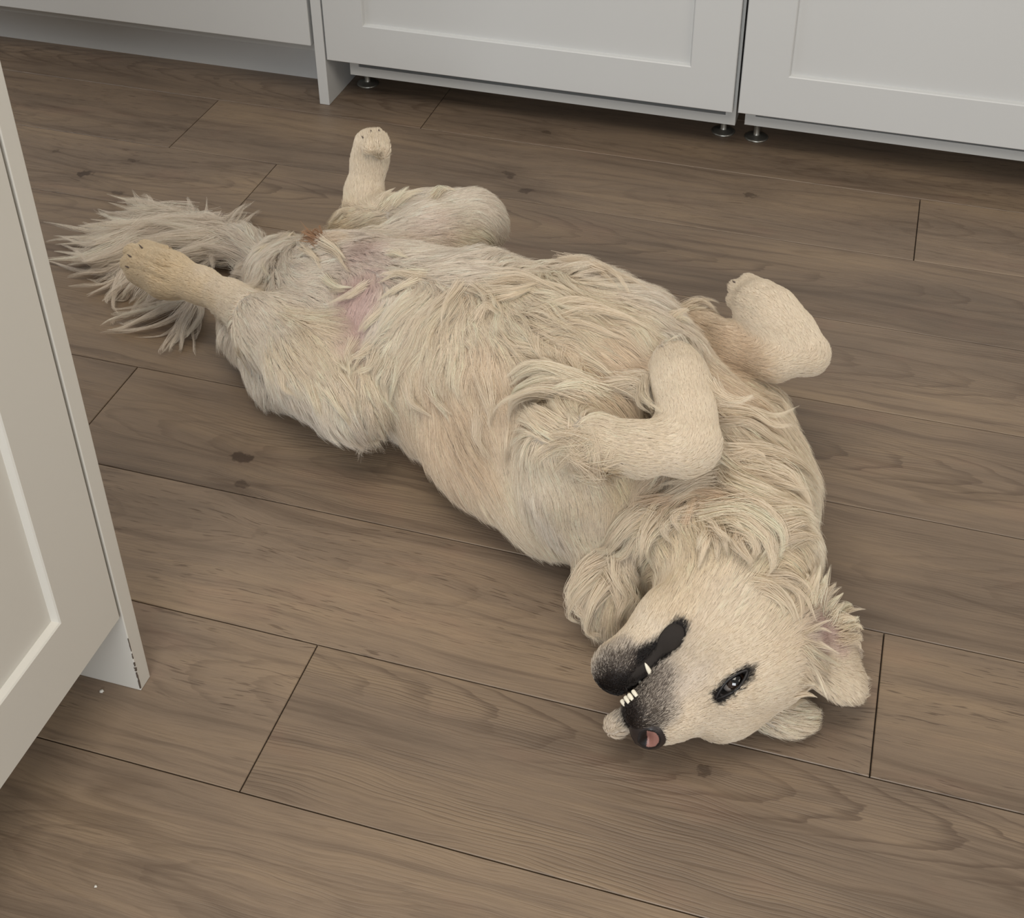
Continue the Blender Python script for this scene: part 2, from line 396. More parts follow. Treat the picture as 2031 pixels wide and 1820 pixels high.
class Field:
    def __init__(s): s.D = np.full(tuple(GN), 0.15, np.float32)
    def box(s, lo, hi):
        i0 = np.clip(np.floor((np.asarray(lo) - G0) / GS).astype(int), 0, GN - 1)
        i1 = np.clip(np.ceil((np.asarray(hi) - G0) / GS).astype(int) + 1, 1, GN)
        sl = tuple(slice(a, b_) for a, b_ in zip(i0, i1))
        return sl, gx[sl[0]][:, None, None], gy[sl[1]][None, :, None], gz[sl[2]][None, None, :]
    def put(s, sl, d, k, op='add'):
        cur = s.D[sl]
        if op == 'add': s.D[sl] = smin(cur, d, k)
        else: s.D[sl] = -smin(-cur, d, k)
    def cone(s, a, ra, b_, rb, k=0.02, op='add'):
        a = np.asarray(a, float); b_ = np.asarray(b_, float)
        m = max(ra, rb) + k + 0.03
        sl, x, y, z = s.box(np.minimum(a, b_) - m, np.maximum(a, b_) + m)
        ab = b_ - a; L2 = max(float(ab @ ab), 1e-9)
        tt = np.clip(((x - a[0]) * ab[0] + (y - a[1]) * ab[1] + (z - a[2]) * ab[2]) / L2, 0, 1)
        d = np.sqrt((x - a[0] - tt * ab[0]) ** 2 + (y - a[1] - tt * ab[1]) ** 2 + (z - a[2] - tt * ab[2]) ** 2) - (ra + (rb - ra) * tt)
        s.put(sl, d.astype(np.float32), k, op)
    def ell(s, c, r, R=None, k=0.02, op='add'):
        c = np.asarray(c, float); r = np.asarray(r, float); R = np.eye(3) if R is None else R
        m = r.max() + k + 0.03
        sl, x, y, z = s.box(c - m, c + m)
        X_, Y_, Z_ = x - c[0], y - c[1], z - c[2]
        l = [(X_ * R[0, i] + Y_ * R[1, i] + Z_ * R[2, i]) / r[i] for i in range(3)]
        k0 = np.sqrt(l[0] ** 2 + l[1] ** 2 + l[2] ** 2) + 1e-6
        k1 = np.sqrt((l[0] / r[0]) ** 2 + (l[1] / r[1]) ** 2 + (l[2] / r[2]) ** 2) + 1e-6
        s.put(sl, (k0 * (k0 - 1) / k1).astype(np.float32), k, op)
    def chain(s, pts, k=0.02):
        """pts: (u, v, z, radius in pixels)"""
        q = []
        for u, v, z, r in pts:
            p = at(u, v, z); q.append((p, r * m_per_px(p)))
        for (a, ra), (c, rb) in zip(q, q[1:]): s.cone(a, ra, c, rb, k)
def hell(F, c, r, k=0.012, op='add', ax=None):
    R = HR if ax is None else HR @ ax
    F.ell(hp(*c), np.array(r) * 0.01, R, k, op)
def hcone(F, a, ra, c, rb, k=0.01, op='add'): F.cone(hp(*a), ra * .01, hp(*c), rb * .01, k, op)

T = Field()                                         # trunk and neck
T.chain([(575, 560, .075, 85), (680, 600, .105, 125), (800, 650, .115, 155), (920, 700, .125, 185), (1100, 785, .138, 215), (1230, 850, .138, 215),
         (1360, 945, .120, 185), (1420, 1030, .108, 165), (1440, 1120, .10, 140)], 0.04)
T.chain([(1440, 850, .095, 120), (1490, 960, .09, 98), (1500, 1080, .07, 80)], 0.04)   # far shoulder and side of the neck
T.chain([(1140, 990, .085, 85), (1210, 1060, .07, 60)], 0.03)                          # near shoulder lying on the floor
T.chain([(1255, 1065, .085, 60), (1205, 1160, .06, 48), (1215, 1215, .05, 38)], 0.03)       # loose throat ruff
T.chain([(1130, 640, .17, 110), (1230, 690, .17, 115)], 0.05)
T.chain([(860, 760, .075, 90), (960, 880, .085, 95), (1080, 990, .085, 90)], 0.04)
# hind legs
A = Field()
A.chain([(640, 620, .12, 88), (690, 730, .12, 80), (702, 795, .115, 62)], 0.03)
A.chain([(702, 795, .115, 60), (610, 715, .125, 72), (530, 650, .13, 56), (455, 592, .13, 33)], 0.025)
A.chain([(455, 592, .13, 31), (400, 566, .128, 31), (335, 545, .125, 42), (290, 525, .12, 38)], 0.015)
A.chain([(510, 640, .07, 75), (570, 720, .06, 70), (660, 800, .055, 48)], 0.03)
for (u0, v0, u1, v1, zz) in ((318, 566, 268, 543, .112), (312, 545, 256, 522, .122), (312, 524, 262, 500, .126), (322, 508, 288, 492, .122)):
    A.chain([(u0, v0, zz, 20), (u1, v1, zz - .004, 15)], 0.008)
B = Field()
B.chain([(760, 540, .12, 85), (860, 490, .14, 78), (935, 445, .14, 60)], 0.03)
B.chain([(935, 445, .15, 60), (840, 430, .15, 44), (760, 432, .14, 40), (700, 452, .125, 38)], 0.025)
B.chain([(712, 440, .125, 34), (722, 380, .16, 32), (733, 320, .20, 31), (737, 290, .222, 33)], 0.015)
for (u0, v0, u1, v1, zz) in ((722, 300, 718, 280, .222), (733, 292, 733, 268, .238), (747, 292, 749, 266, .238), (757, 300, 758, 278, .228)):
    B.chain([(u0, v0, zz, 14), (u1, v1, zz + .004, 10)], 0.005)
# fore legs
C = Field()
T.chain([(1165, 985, .14, 88), (1140, 920, .19, 74), (1125, 885, .215, 56)], 0.06)
C.chain([(1140, 905, .215, 56), (1112, 872, .235, 48)], 0.03)
C.chain([(1105, 868, .24, 48), (1180, 880, .255, 50), (1270, 890, .262, 46), (1350, 885, .262, 46), (1372, 880, .264, 42)], 0.015)
C.chain([(1372, 878, .262, 41), (1362, 810, .275, 41), (1350, 755, .279, 42), (1340, 722, .28, 42)], 0.03)
for (u0, v0, u1, v1, zz) in ((1368, 715, 1362, 690, .262), (1350, 705, 1342, 678, .272), (1330, 708, 1318, 682, .272), (1318, 725, 1304, 703, .262)):
    C.chain([(u0, v0, zz, 18), (u1, v1, zz - .004, 13)], 0.008)
D_ = Field()
D_.chain([(1450, 820, .10, 85), (1400, 720, .14, 66), (1375, 668, .165, 52)], 0.03)
D_.chain([(1375, 665, .165, 50), (1440, 690, .18, 46), (1530, 712, .19, 38), (1600, 705, .20, 34)], 0.015)
D_.chain([(1602, 698, .20, 38), (1570, 660, .215, 42), (1530, 625, .225, 50), (1505, 605, .228, 48)], 0.015)
for (u0, v0, u1, v1, zz) in ((1515, 580, 1485, 560, .235), (1495, 595, 1462, 572, .232), (1490, 615, 1460, 596, .222), (1500, 635, 1478, 618, .21)):
    D_.chain([(u0, v0, zz, 22), (u1, v1, zz - .004, 16)], 0.008)
# head, in its own centimetres
Hd = Field()
hell(Hd, (-2.6, 0, 2.6), (7.6, 6.5, 6.0))
hell(Hd, (1.6, 0, 3.6), (5.0, 4.8, 3.8))
hell(Hd, (2.4, 1.2, 4.9), (4.6, 4.0, 3.4))
hell(Hd, (7.2, 0.6, 3.2), (3.2, 2.6, 1.8), 0.015)
for sy in (-1, 1):
    hell(Hd, (-1.0, sy * 3.4, -0.8), (5.2, 2.9, 4.2))
    hell(Hd, (2.0, sy * 2.6, 4.6), (2.4, 1.7, 1.4), 0.01)             # brow
    hcone(Hd, (3.0, sy * 1.9, -0.9), 2.1, (10.4, sy * 1.35, 0.0), 1.75, 0.012)   # flews
    hcone(Hd, (-4, sy * 2.8, -4.6), 3.4, (3.0, sy * 1.6, -5.1), 2.8, 0.02)       # jaw
    hcone(Hd, (3.0, sy * 1.6, -4.9), 2.8, (9.3, sy * 0.8, -4.45), 2.2, 0.015)
hcone(Hd, (1.5, 0, 1.8), 3.8, (10.0, 0, 1.6), 2.5, 0.012)
hell(Hd, (12.9, 2.5, -0.2), (1.5, 1.3, 1.1), 0.008)
hell(Hd, (11.0, -1.0, 0.4), (1.6, 1.7, 1.8), 0.008)
hell(Hd, (10.5, 0, -4.5), (2.1, 2.3, 2.2))
hcone(Hd, (-5, 0, -3), 6.0, (-9, 0, -6), 7.0, 0.03)
# eye sockets, mouth slit
hell(Hd, (2.5, -2.7, 3.6), (2.3, 2.0, 1.9), 0.02)
hell(Hd, (11.0, -0.6, -2.0), (3.0, 3.0, .30), 0.004, 'sub')
hcone(Hd, (4.0, -5.2, 5.6), .35, (7.2, -4.2, 1.2), .35, 0.012, 'sub')
E_ = Field()                                        # ears
def ear(sy, pts, k=0.01):
    for (a, ra), (c, rc) in zip(pts, pts[1:]): hcone(E_, a, ra, c, rc, k)
# visible ear: a thin leaf thrown back on the floor, drawn as a fan of flat ellipsoids
def leaf(c, axu, axv, ru, rv, th):
    axu = np.array(axu, float); axu /= np.linalg.norm(axu); axv = np.array(axv, float); axv -= axu * (axu @ axv); axv /= np.linalg.norm(axv)
    R = np.stack([axu, axv, np.cross(axu, axv)], 1)
    E_.ell(c, (ru, rv, th), R, 0.008)
e0, e1, e2, e3 = at(1590, 1270, .10), at(1640, 1200, .075), at(1685, 1280, .06), at(1670, 1375, .045)
E_tip = at(1700, 1385, .03)
leaf((e0 + e2) / 2, e2 - e0, e3 - e1, .034, .042, .007)
leaf(at(1665, 1300, .065), e3 - e1, e2 - e0, .048, .028, .007)
leaf(at(1645, 1230, .08), e1 - e0, e2 - e0, .030, .024, .007)
leaf(at(1690, 1350, .05), e3 - e1, e2 - e0, .020, .018, .006)
leaf(at(1600, 1290, .10), e3 - e1, e2 - e0, .028, .016, .012)
leaf(at(1652, 1335, .06), e2 - e0, e3 - e1, .030, .026, .006)
leaf(at(1625, 1225, .085), e1 - e0, e3 - e1, .024, .028, .008)
# other ear, flat on the floor under the skull
E_.ell(at(1545, 1412, .022), (.036, .024, .014), None, 0.015)
# tail bone
Tl = Field()
Tl.chain([(545, 545, .05, 34), (490, 490, .04, 24), (420, 455, .035, 17), (340, 450, .03, 13), (260, 465, .025, 9), (200, 480, .02, 6)], 0.02)

def groove(F, pts, r):
    q = [(at(u, v, z)) for u, v, z in pts]
    for a, c in zip(q, q[1:]): F.cone(a, r, c, r * 1.3, .004, 'sub')
CAMD = -RC[:, 2]
def surf_groove(F, pts, r):
    # follow the visible side of a limb: march each view ray to the field's surface
    out = []
    for u, v in pts:
        d = ray(u, v); d = d / np.linalg.norm(d); tt_ = np.arange(1.0, 2.6, .002)
        P = CAM + d * tt_[:, None]; i = np.clip(np.round((P - G0) / GS).astype(int), 0, GN - 1)
        inside = np.where((F.D[i[:, 0], i[:, 1], i[:, 2]] < 0) & (P > G0).all(1))[0]
        if len(inside): out.append(P[inside[0]])
    for a, c in zip(out, out[1:]): F.cone(a, r, c, r, .004, 'sub')
surf_groove(A, [(438, 640), (480, 700), (540, 765), (620, 828)], .006)
surf_groove(A, [(330, 556), (295, 541), (258, 530)], .0028)
surf_groove(A, [(335, 534), (300, 520), (262, 508)], .0030)
surf_groove(A, [(335, 515), (305, 504), (276, 494)], .0030)
surf_groove(B, [(727, 310), (726, 290), (725, 268)], .0018)
surf_groove(B, [(741, 308), (741, 288), (741, 262)], .0018)
surf_groove(B, [(753, 312), (754, 290), (755, 268)], .0016)
surf_groove(D_, [(1520, 575), (1490, 568), (1462, 556)], .002)
surf_groove(D_, [(1505, 597), (1475, 588), (1448, 580)], .002)
surf_groove(D_, [(1500, 618), (1475, 610), (1450, 602)], .002)
surf_groove(C, [(1352, 705), (1342, 690), (1335, 672)], .002)
surf_groove(C, [(1335, 712), (1322, 698), (1310, 686)], .002)
def face_pt(u, v):
    d = ray(u, v); d = d / np.linalg.norm(d); tt_ = np.arange(1.0, 2.0, .0004)
    P = CAM + d * tt_[:, None]; q = (P - G0) / GS; i = np.clip(np.floor(q).astype(int), 0, GN - 2); fq = q - i; r = 0
    for a in (0, 1):
        for b_ in (0, 1):
            for c in (0, 1):
                w = (fq[:, 0] if a else 1 - fq[:, 0]) * (fq[:, 1] if b_ else 1 - fq[:, 1]) * (fq[:, 2] if c else 1 - fq[:, 2])
                r = r + w * Hd.D[i[:, 0] + a, i[:, 1] + b_, i[:, 2] + c]
    return P[np.where((r < 0) & (P > G0).all(1))[0][0]]
EYE_S = face_pt(1456, 1351)
ALM = [(1421, 1384), (1428, 1369), (1440, 1352), (1454, 1341), (1468, 1333), (1482, 1329), (1480, 1339), (1474, 1351), (1464, 1364), (1449, 1374), (1434, 1381)]
ALM3 = [face_pt(u, v) for u, v in ALM]
EV = (EYE_S - CAM) / np.linalg.norm(EYE_S - CAM)
for (u0, v0, r0), (u1, v1, r1) in (((1434, 1370, .0036), (1446, 1359, .0058)), ((1446, 1359, .0058), (1462, 1348, .0062)), ((1462, 1348, .0062), (1473, 1339, .0036))):
    for dp in (-.002, .003, .007):
        Hd.cone(face_pt(u0, v0) + EV * dp, r0, face_pt(u1, v1) + EV * dp, r1, .001, 'sub')
BODY = T.D
for fld, k in ((A, .018), (B, .018), (Tl, .02), (D_, .014), (Hd, .03), (C, .02), (E_, .012)):
    BODY = smin(BODY, fld.D, k)
tmpF = Field.__new__(Field); tmpF.D = BODY
surf_groove(tmpF, [(688, 705), (690, 735), (700, 775), (716, 820), (722, 850)], .006)
surf_groove(tmpF, [(1066, 800), (1078, 812), (1090, 818)], .010)
surf_groove(tmpF, [(1180, 925), (1250, 948), (1330, 955)], .004)
FLOORD = -(gz[None, None, :] - 0.0015)
BODY = np.maximum(BODY, np.broadcast_to(FLOORD, BODY.shape)).astype(np.float32)

def surface_nets(D):
    s = D < 0
    n = np.array(D.shape) - 1
    cnt = sum(s[i:n[0] + i, j:n[1] + j, k:n[2] + k].astype(np.int8) for i in (0, 1) for j in (0, 1) for k in (0, 1))
    act = np.argwhere((cnt > 0) & (cnt < 8))
    idm = -np.ones(tuple(n), np.int32); idm[tuple(act.T)] = np.arange(len(act))
    acc = np.zeros((len(act), 3)); num = np.zeros(len(act))
    cor = [(i, j, k) for i in (0, 1) for j in (0, 1) for k in (0, 1)]
    val = {c: D[act[:, 0] + c[0], act[:, 1] + c[1], act[:, 2] + c[2]] for c in cor}
    for a in cor:
        for ax in range(3):
            if a[ax] == 0:
                c = list(a); c[ax] = 1; c = tuple(c)
                va, vb = val[a], val[c]; m = (va < 0) != (vb < 0)
                t_ = np.where(m, va / np.where(m, va - vb, 1), 0)
                p = np.array(a, float)[None, :] + np.zeros((len(act), 3)); p[:, ax] += t_
                acc[m] += p[m]; num[m] += 1
    V = G0 + GS * (act + acc / num[:, None])
    Fc = []
    for ax in range(3):
        o = [i for i in range(3) if i != ax]
        lo = [slice(1, n[i]) for i in range(3)]; lo[ax] = slice(0, n[ax])
        hi = list(lo); hi[ax] = slice(1, n[ax] + 1)
        e = np.argwhere(s[tuple(lo)] != s[tuple(hi)])
        e = e + np.array([0 if i == ax else 1 for i in range(3)])
        a0 = s[e[:, 0], e[:, 1], e[:, 2]]
        q = []
        for d in ((-1, -1), (0, -1), (0, 0), (-1, 0)):
            c = e.copy(); c[:, o[0]] += d[0]; c[:, o[1]] += d[1]; q.append(idm[c[:, 0], c[:, 1], c[:, 2]])
        q = np.stack(q, 1)
        fl_ = a0 if ax != 1 else ~a0
        q[~fl_] = q[~fl_][:, ::-1]
        Fc.append(q)
    return V, np.concatenate(Fc)
V, FQ = surface_nets(BODY)
# keep the one connected skin, drop stray islands
def components(nv, F):
    lab = np.arange(nv)
    while True:
        m = lab[F].min(1); new = lab.copy()
        for c in range(4): np.minimum.at(new, F[:, c], m)
        new = new[new]
        if (new == lab).all(): return lab
        lab = new
lab = components(len(V), FQ)
u_, c_ = np.unique(lab, return_counts=True); keep = lab == u_[c_.argmax()]
rm = np.cumsum(keep) - 1; FQ = rm[FQ[keep[FQ[:, 0]]]]; V = V[keep]
print('body verts', len(V), 'islands', len(u_))
def sdf(P):
    q = (P - G0) / GS; i = np.clip(np.floor(q).astype(int), 0, GN - 2); fq = np.clip(q - i, 0, 1); r = 0
    for a in (0, 1):
        for b_ in (0, 1):
            for c in (0, 1):
                w = (fq[:, 0] if a else 1 - fq[:, 0]) * (fq[:, 1] if b_ else 1 - fq[:, 1]) * (fq[:, 2] if c else 1 - fq[:, 2])
                r = r + w * BODY[i[:, 0] + a, i[:, 1] + b_, i[:, 2] + c]
    return r
def grad(P, e=0.004):
    g = np.stack([sdf(P + np.eye(3)[i] * e) - sdf(P - np.eye(3)[i] * e) for i in range(3)], 1)
    return g / (np.linalg.norm(g, axis=1, keepdims=True) + 1e-9)
me = bpy.data.meshes.new('dog')
me.from_pydata(V.tolist(), [], FQ.tolist())
me.polygons.foreach_set('use_smooth', np.ones(len(FQ), bool))
DOG = empty('dog', (-0.45, 1.35, 0), 'cream golden retriever lying on its back on the plank floor, paws in the air', 'dog')
M_SKIN, nt, b = new_mat('dog_skin')
b.inputs['Base Color'].default_value = srgb(205, 190, 165); b.inputs['Roughness'].default_value = 0.7
body = P_(link('body', me, M_SKIN, DOG), DOG)

# ------------------------------------------------------------------ coat
REG = np.stack([f_.D for f_ in (T, A, B, C, D_, Hd, E_, Tl)])
def region(P):
    i = np.clip(np.round((P - G0) / GS).astype(int), 0, GN - 1)
    return REG[:, i[:, 0], i[:, 1], i[:, 2]].argmin(0)
bvh = BVHTree.FromPolygons([tuple(v) for v in V], [tuple(q) for q in FQ.tolist()])
def hit(u, v):
    d = ray(u, v); d = d / np.linalg.norm(d)
    h = bvh.ray_cast(Vector(CAM), Vector(d))
    return None if h[0] is None else np.array(h[0])
PAL = dict(c=(244, 228, 206), w=(244, 231, 216), y=(240, 221, 191), o=(237, 214, 188), g=(237, 217, 193), k=(58, 49, 45), K=(32, 27, 26), s=(146, 134, 124), p=(220, 192, 186), b=(176, 140, 112), l=(246, 231, 210), q=(230, 213, 202))
PAL = {k: np.array(srgb(*v)[:3]) for k, v in PAL.items()}
# strokes: pixels from root to tip, length cm, lift, wave, colour
ST = [
 # trunk, near flank
 ('780,700 800,760 830,830', 5, .25, .5, 'c'), ('790,800 830,880 870,950', 4, .25, .3, 'g'), ('840,740 880,820 930,900', 5, .2, .4, 'g'), ('900,820 950,900 1000,980', 4, .15, .3, 'g'),
 ('880,640 880,720 900,780', 6, .2, .7, 'c'), ('960,700 980,770 1010,850', 5, .15, .4, 'g'), ('960,860 1000,950 1040,1020', 4, .15, .3, 'c'), ('1000,960 1040,1030 1080,1080', 4.5, .2, .3, 'c'),
 ('1010,800 1020,880 1040,950', 5, .2, .4, 'c'), ('1040,960 1070,1020 1110,1080', 3.5, .2, .2, 'w'), ('1110,990 1130,1050 1165,1100', 2.8, .15, .15, 'c'), ('1180,1000 1195,1050 1205,1090', 2.4, .15, .2, 'c'), ('1060,860 1085,920 1115,990', 3, .15, .2, 'l'), ('1120,900 1140,960 1170,1030', 2.4, .15, .15, 'c'), ('1030,880 1035,950 1050,1010', 4, .25, .3, 'c'), ('1150,930 1165,980 1185,1040', 2.2, .12, .1, 'w'),
 # belly
 ('890,540 930,545 970,550', 4.5, .2, .6, 'w'), ('820,590 785,640 745,700', 5, .25, .6, 'l'), ('900,600 860,650 820,700', 6, .25, .7, 'c'), ('960,560 1010,580 1060,600', 5.5, .25, .8, 'l'), ('960,620 1010,650 1060,670', 6, .2, .8, 'l'),
 ('1040,560 1100,580 1160,610', 6, .25, .8, 'l'), ('1040,640 1110,650 1180,690', 6, .2, .8, 'c'), ('1120,600 1190,620 1260,660', 6, .2, .7, 'c'), ('1100,720 1160,740 1220,770', 6, .2, .6, 'g'),
 ('1010,720 1050,780 1080,800', 6, .2, .6, 'c'), ('1190,680 1230,720 1270,760', 5, .2, .5, 'g'), ('1230,620 1270,650 1300,680', 5, .25, .4, 'c'),
 ('960,520 990,510 1020,500', 3.5, .8, .3, 'w'), ('1060,530 1080,520 1110,512', 4, .8, .4, 'w'), ('1160,545 1190,540 1220,545', 4.5, .8, .4, 'w'), ('1240,585 1265,590 1295,615', 4, .8, .3, 'w'), ('1290,640 1310,670 1330,700', 3.5, .35, .2, 'w'),
 # groin
 ('790,505 840,500 890,505', 4, .2, .6, 'w'), ('730,540 780,550 830,560', 3.5, .2, .5, 'w'), ('720,560 700,600 690,650', 3, .1, .5, 'q'), ('740,610 720,660 700,710', 3, .1, .4, 'q'), ('770,600 760,650 730,700', 4.5, .2, .5, 'w'), ('680,500 720,510 770,520', 3, .2, .5, 'q'),
 ('620,500 650,500 690,510', 3, .3, .5, 'w'), ('740,720 740,780 750,840', 5, .3, .4, 'c'), ('770,760 765,820 770,870', 5, .3, .4, 'c'),
 # near thigh
 ('520,500 500,530 490,560', 4, .4, .6, 'w'), ('560,520 600,530 650,540', 4.5, .25, .6, 'w'), ('540,570 590,580 650,610', 4.5, .2, .5, 'w'), ('560,620 610,640 660,670', 4, .15, .4, 'c'), ('480,600 530,640 570,680', 3, .15, .2, 'w'),
 ('540,680 590,730 640,790', 4, .15, .3, 'c'), ('620,680 660,740 700,810', 4, .2, .4, 'c'), ('660,760 690,810 710,860', 4.5, .3, .4, 'w'), ('690,690 690,740 690,790', 3.5, .2, .4, 'c'), ('600,780 640,820 670,860', 4, .3, .3, 'w'),
 ('450,650 450,710 450,760', 4, .4, .2, 'w'), ('500,720 510,750 530,790', 4, .4, .2, 'w'), ('560,760 580,790 610,820', 4, .4, .2, 'w'),
 # near hind foot
 ('470,600 430,580 400,570', 1.2, .1, .1, 'l'), ('420,590 370,570 330,560', .9, .08, .05, 'y'), ('400,560 350,530 300,510', .9, .08, .05, 'y'), ('330,580 300,560 270,550', .9, .1, .05, 'y'), ('310,500 290,490 275,485', .9, .1, .05, 'y'), ('450,570 410,550 380,535', 1.0, .1, .05, 'l'),
 # far hind leg
 ('740,400 740,350 740,300', 1.1, .12, .05, 'l'), ('715,390 718,340 720,300', 1.1, .15, .05, 'l'), ('735,300 735,285 735,270', .8, .15, .0, 'l'), ('690,440 670,450 650,470', 3, .35, .3, 'y'), ('740,430 700,440 660,460', 2.5, .2, .2, 'l'),
 ('780,410 850,400 900,390', 3, .3, .3, 'w'), ('780,450 860,440 940,430', 3, .15, .3, 'w'), ('900,400 950,395 985,410', 2.8, .3, .2, 'w'), ('960,420 985,450 1005,480', 3, .3, .2, 'w'), ('900,470 950,480 990,500', 3, .15, .2, 'l'), ('760,490 820,490 880,500', 3.5, .15, .4, 'w'),
 # near fore leg
 ('1150,880 1180,885 1220,895', 1.8, .12, .1, 'l'), ('1170,915 1200,915 1240,920', 1.8, .2, .1, 'l'), ('1190,925 1170,915 1145,905', 2.4, .3, .1, 'l'), ('1230,890 1290,890 1340,890', 1.0, .08, .05, 'l'), ('1210,850 1260,860 1310,870', 2.0, .15, .1, 'l'), ('1250,930 1300,925 1350,925', 1.0, .1, .05, 'l'), ('1360,920 1385,900 1400,880', .9, .08, .05, 'l'),
 ('1380,880 1370,830 1360,780', .9, .08, .05, 'l'), ('1400,850 1390,800 1380,760', .9, .08, .05, 'l'), ('1350,800 1340,760 1335,720', .9, .1, .05, 'l'), ('1340,720 1330,700 1325,685', .8, .1, .05, 'l'), ('1080,870 1070,850 1050,830', 5, .5, .4, 'c'), ('1110,850 1080,830 1050,810', 4, .4, .4, 'c'),
 # far fore leg
 ('1360,650 1420,680 1480,700', 2.2, .2, .1, 'g'), ('1370,610 1400,600 1430,595', 3.5, .5, .3, 'c'), ('1400,720 1460,730 1540,735', 2.0, .2, .1, 'g'), ('1540,730 1580,720 1620,710', .9, .1, .05, 'l'), ('1620,690 1590,650 1560,610', .9, .08, .05, 'l'), ('1580,690 1550,650 1510,620', .9, .08, .05, 'l'), ('1520,590 1490,575 1470,565', .8, .1, .05, 'l'), ('1500,640 1480,620 1465,605', .8, .1, .05, 'l'),
 # chest front and shoulder
 ('1430,770 1460,800 1500,820', 4, .25, .4, 'g'), ('1440,840 1480,900 1540,950', 6, .3, .6, 'c'), ('1520,800 1550,830 1575,870', 4.5, .4, .3, 'c'), ('1560,860 1580,900 1595,940', 4.5, .45, .3, 'c'), ('1500,880 1540,930 1585,980', 6, .3, .5, 'c'), ('1420,930 1470,970 1530,1010', 6, .3, .6, 'c'),
 ('1560,980 1580,1010 1590,1050', 5, .35, .4, 'c'), ('1570,1070 1580,1100 1590,1130', 4, .3, .3, 'c'), ('1300,960 1250,980 1210,1020', 4, .3, .6, 'g'), ('1220,950 1230,970 1260,990', 3, .3, .4, 'y'), ('1350,960 1400,970 1450,985', 5, .3, .6, 'g'),
 # throat ruff
 ('1340,1000 1270,1020 1210,1070', 6, .45, .7, 'c'), ('1420,1000 1480,1020 1530,1060', 6, .4, .7, 'c'), ('1380,1120 1385,1070 1390,1020', 4.5, .3, .5, 'c'), ('1440,1110 1430,1060 1425,1010', 4.5, .3, .5, 'c'), ('1320,1110 1310,1070 1300,1040', 4, .3, .5, 'c'), ('1500,1130 1510,1090 1530,1060', 5, .35, .6, 'c'),
 ('1270,1080 1230,1130 1200,1180', 5, .35, .5, 'c'), ('1230,1130 1210,1190 1210,1240', 4.5, .3, .4, 'c'), ('1200,1120 1175,1160 1165,1210', 4, .35, .3, 'l'), ('1240,1190 1230,1230 1220,1270', 3, .3, .3, 'c'), ('1530,1060 1560,1100 1580,1150', 5, .4, .4, 'c'),
 # face
 ('1320,1430 1390,1390 1440,1360', .7, .08, 0, 'c'), ('1470,1345 1500,1325 1530,1305', .8, .08, 0, 'l'), ('1340,1460 1400,1460 1460,1450', .9, .12, 0, 'l'), ('1500,1430 1540,1410 1580,1380', 1.1, .15, 0, 'c'), ('1350,1330 1400,1290 1450,1250', .9, .08, 0, 'l'), ('1400,1280 1450,1220 1500,1180', 1.2, .1, .05, 'l'),
 ('1500,1330 1540,1300 1580,1270', 1.2, .1, .05, 'c'), ('1480,1380 1530,1360 1580,1330', 1.2, .1, .05, 'l'), ('1370,1220 1400,1170 1430,1120', 1.6, .12, .1, 'c'), ('1450,1220 1480,1170 1510,1130', 2.0, .15, .1, 'l'), ('1520,1260 1545,1220 1570,1190', 2.2, .15, .1, 'c'),
 ('1260,1270 1290,1220 1320,1170', .9, .12, .05, 'l'), ('1220,1280 1240,1240 1260,1200', .8, .15, 0, 'l'), ('1300,1210 1330,1160 1360,1110', 1.8, .2, .1, 'l'), ('1330,1380 1360,1350 1390,1320', .7, .08, 0, 'w'), ('1300,1380 1320,1350 1340,1330', .6, .1, 0, 's'),
 ('1450,1300 1480,1280 1510,1260', .9, .08, 0, 'l'),
 # ear
 ('1600,1200 1625,1170 1650,1150', 3.5, .5, .2, 'c'), ('1620,1240 1650,1225 1680,1215', 2.0, .3, .1, 'q'), ('1610,1280 1640,1270 1680,1265', 1.4, .2, .1, 'q'), ('1640,1310 1670,1310 1700,1310', 1.2, .15, .05, 'l'), ('1660,1350 1680,1360 1695,1375', 1.4, .2, .1, 'l'), ('1605,1310 1625,1330 1640,1350', 2.5, .3, .1, 'c'), ('1690,1260 1705,1270 1715,1280', 1.4, .25, .05, 'l'),
 ('1540,1420 1570,1430 1600,1430', 2.5, .3, .2, 'l'),
 # tail
 ('520,520 480,480 430,460', 5, .4, .4, 'w'), ('400,455 340,450 280,460', 6, .3, .3, 'w'),
]
gp, gt, ga = [], [], []
for s_, L_, li, wv, ck in ST:
    pts = [tuple(map(float, q.split(','))) for q in s_.split()]
    P3 = []
    for (u0, v0), (u1, v1) in zip(pts, pts[1:]):
        for a in (0, .5): P3.append(hit(u0 + (u1 - u0) * a, v0 + (v1 - v0) * a))
    P3.append(hit(*pts[-1]))
    P3 = [p for p in P3 if p is not None]
    if len(P3) < 2: continue
    P3 = np.array(P3); d = P3[1:] - P3[:-1]
    ok = np.linalg.norm(d, axis=1) < 0.09
    for p, dd, o in zip(P3[:-1], d, ok):
        if o: gp.append(p); gt.append(dd / (np.linalg.norm(dd) + 1e-9)); ga.append([L_ * .01, li, wv, *PAL[ck]])
gp, gt, ga = map(np.array, (gp, gt, ga))
NV = grad(V)
rv, rg = region(V), region(gp)
FT = np.zeros((len(V), 3)); FA = np.zeros((len(V), 6))
for i in range(0, len(V), 8000):
    sl = slice(i, i + 8000)
    d2 = ((V[sl, None] - gp[None]) ** 2).sum(2)
    w = 1 / (d2 + 0.012 ** 2) ** 2 * np.where(rv[sl, None] == rg[None], 1, .02)
    FT[sl] = w @ gt; FA[sl] = (w @ ga) / w.sum(1, keepdims=True)
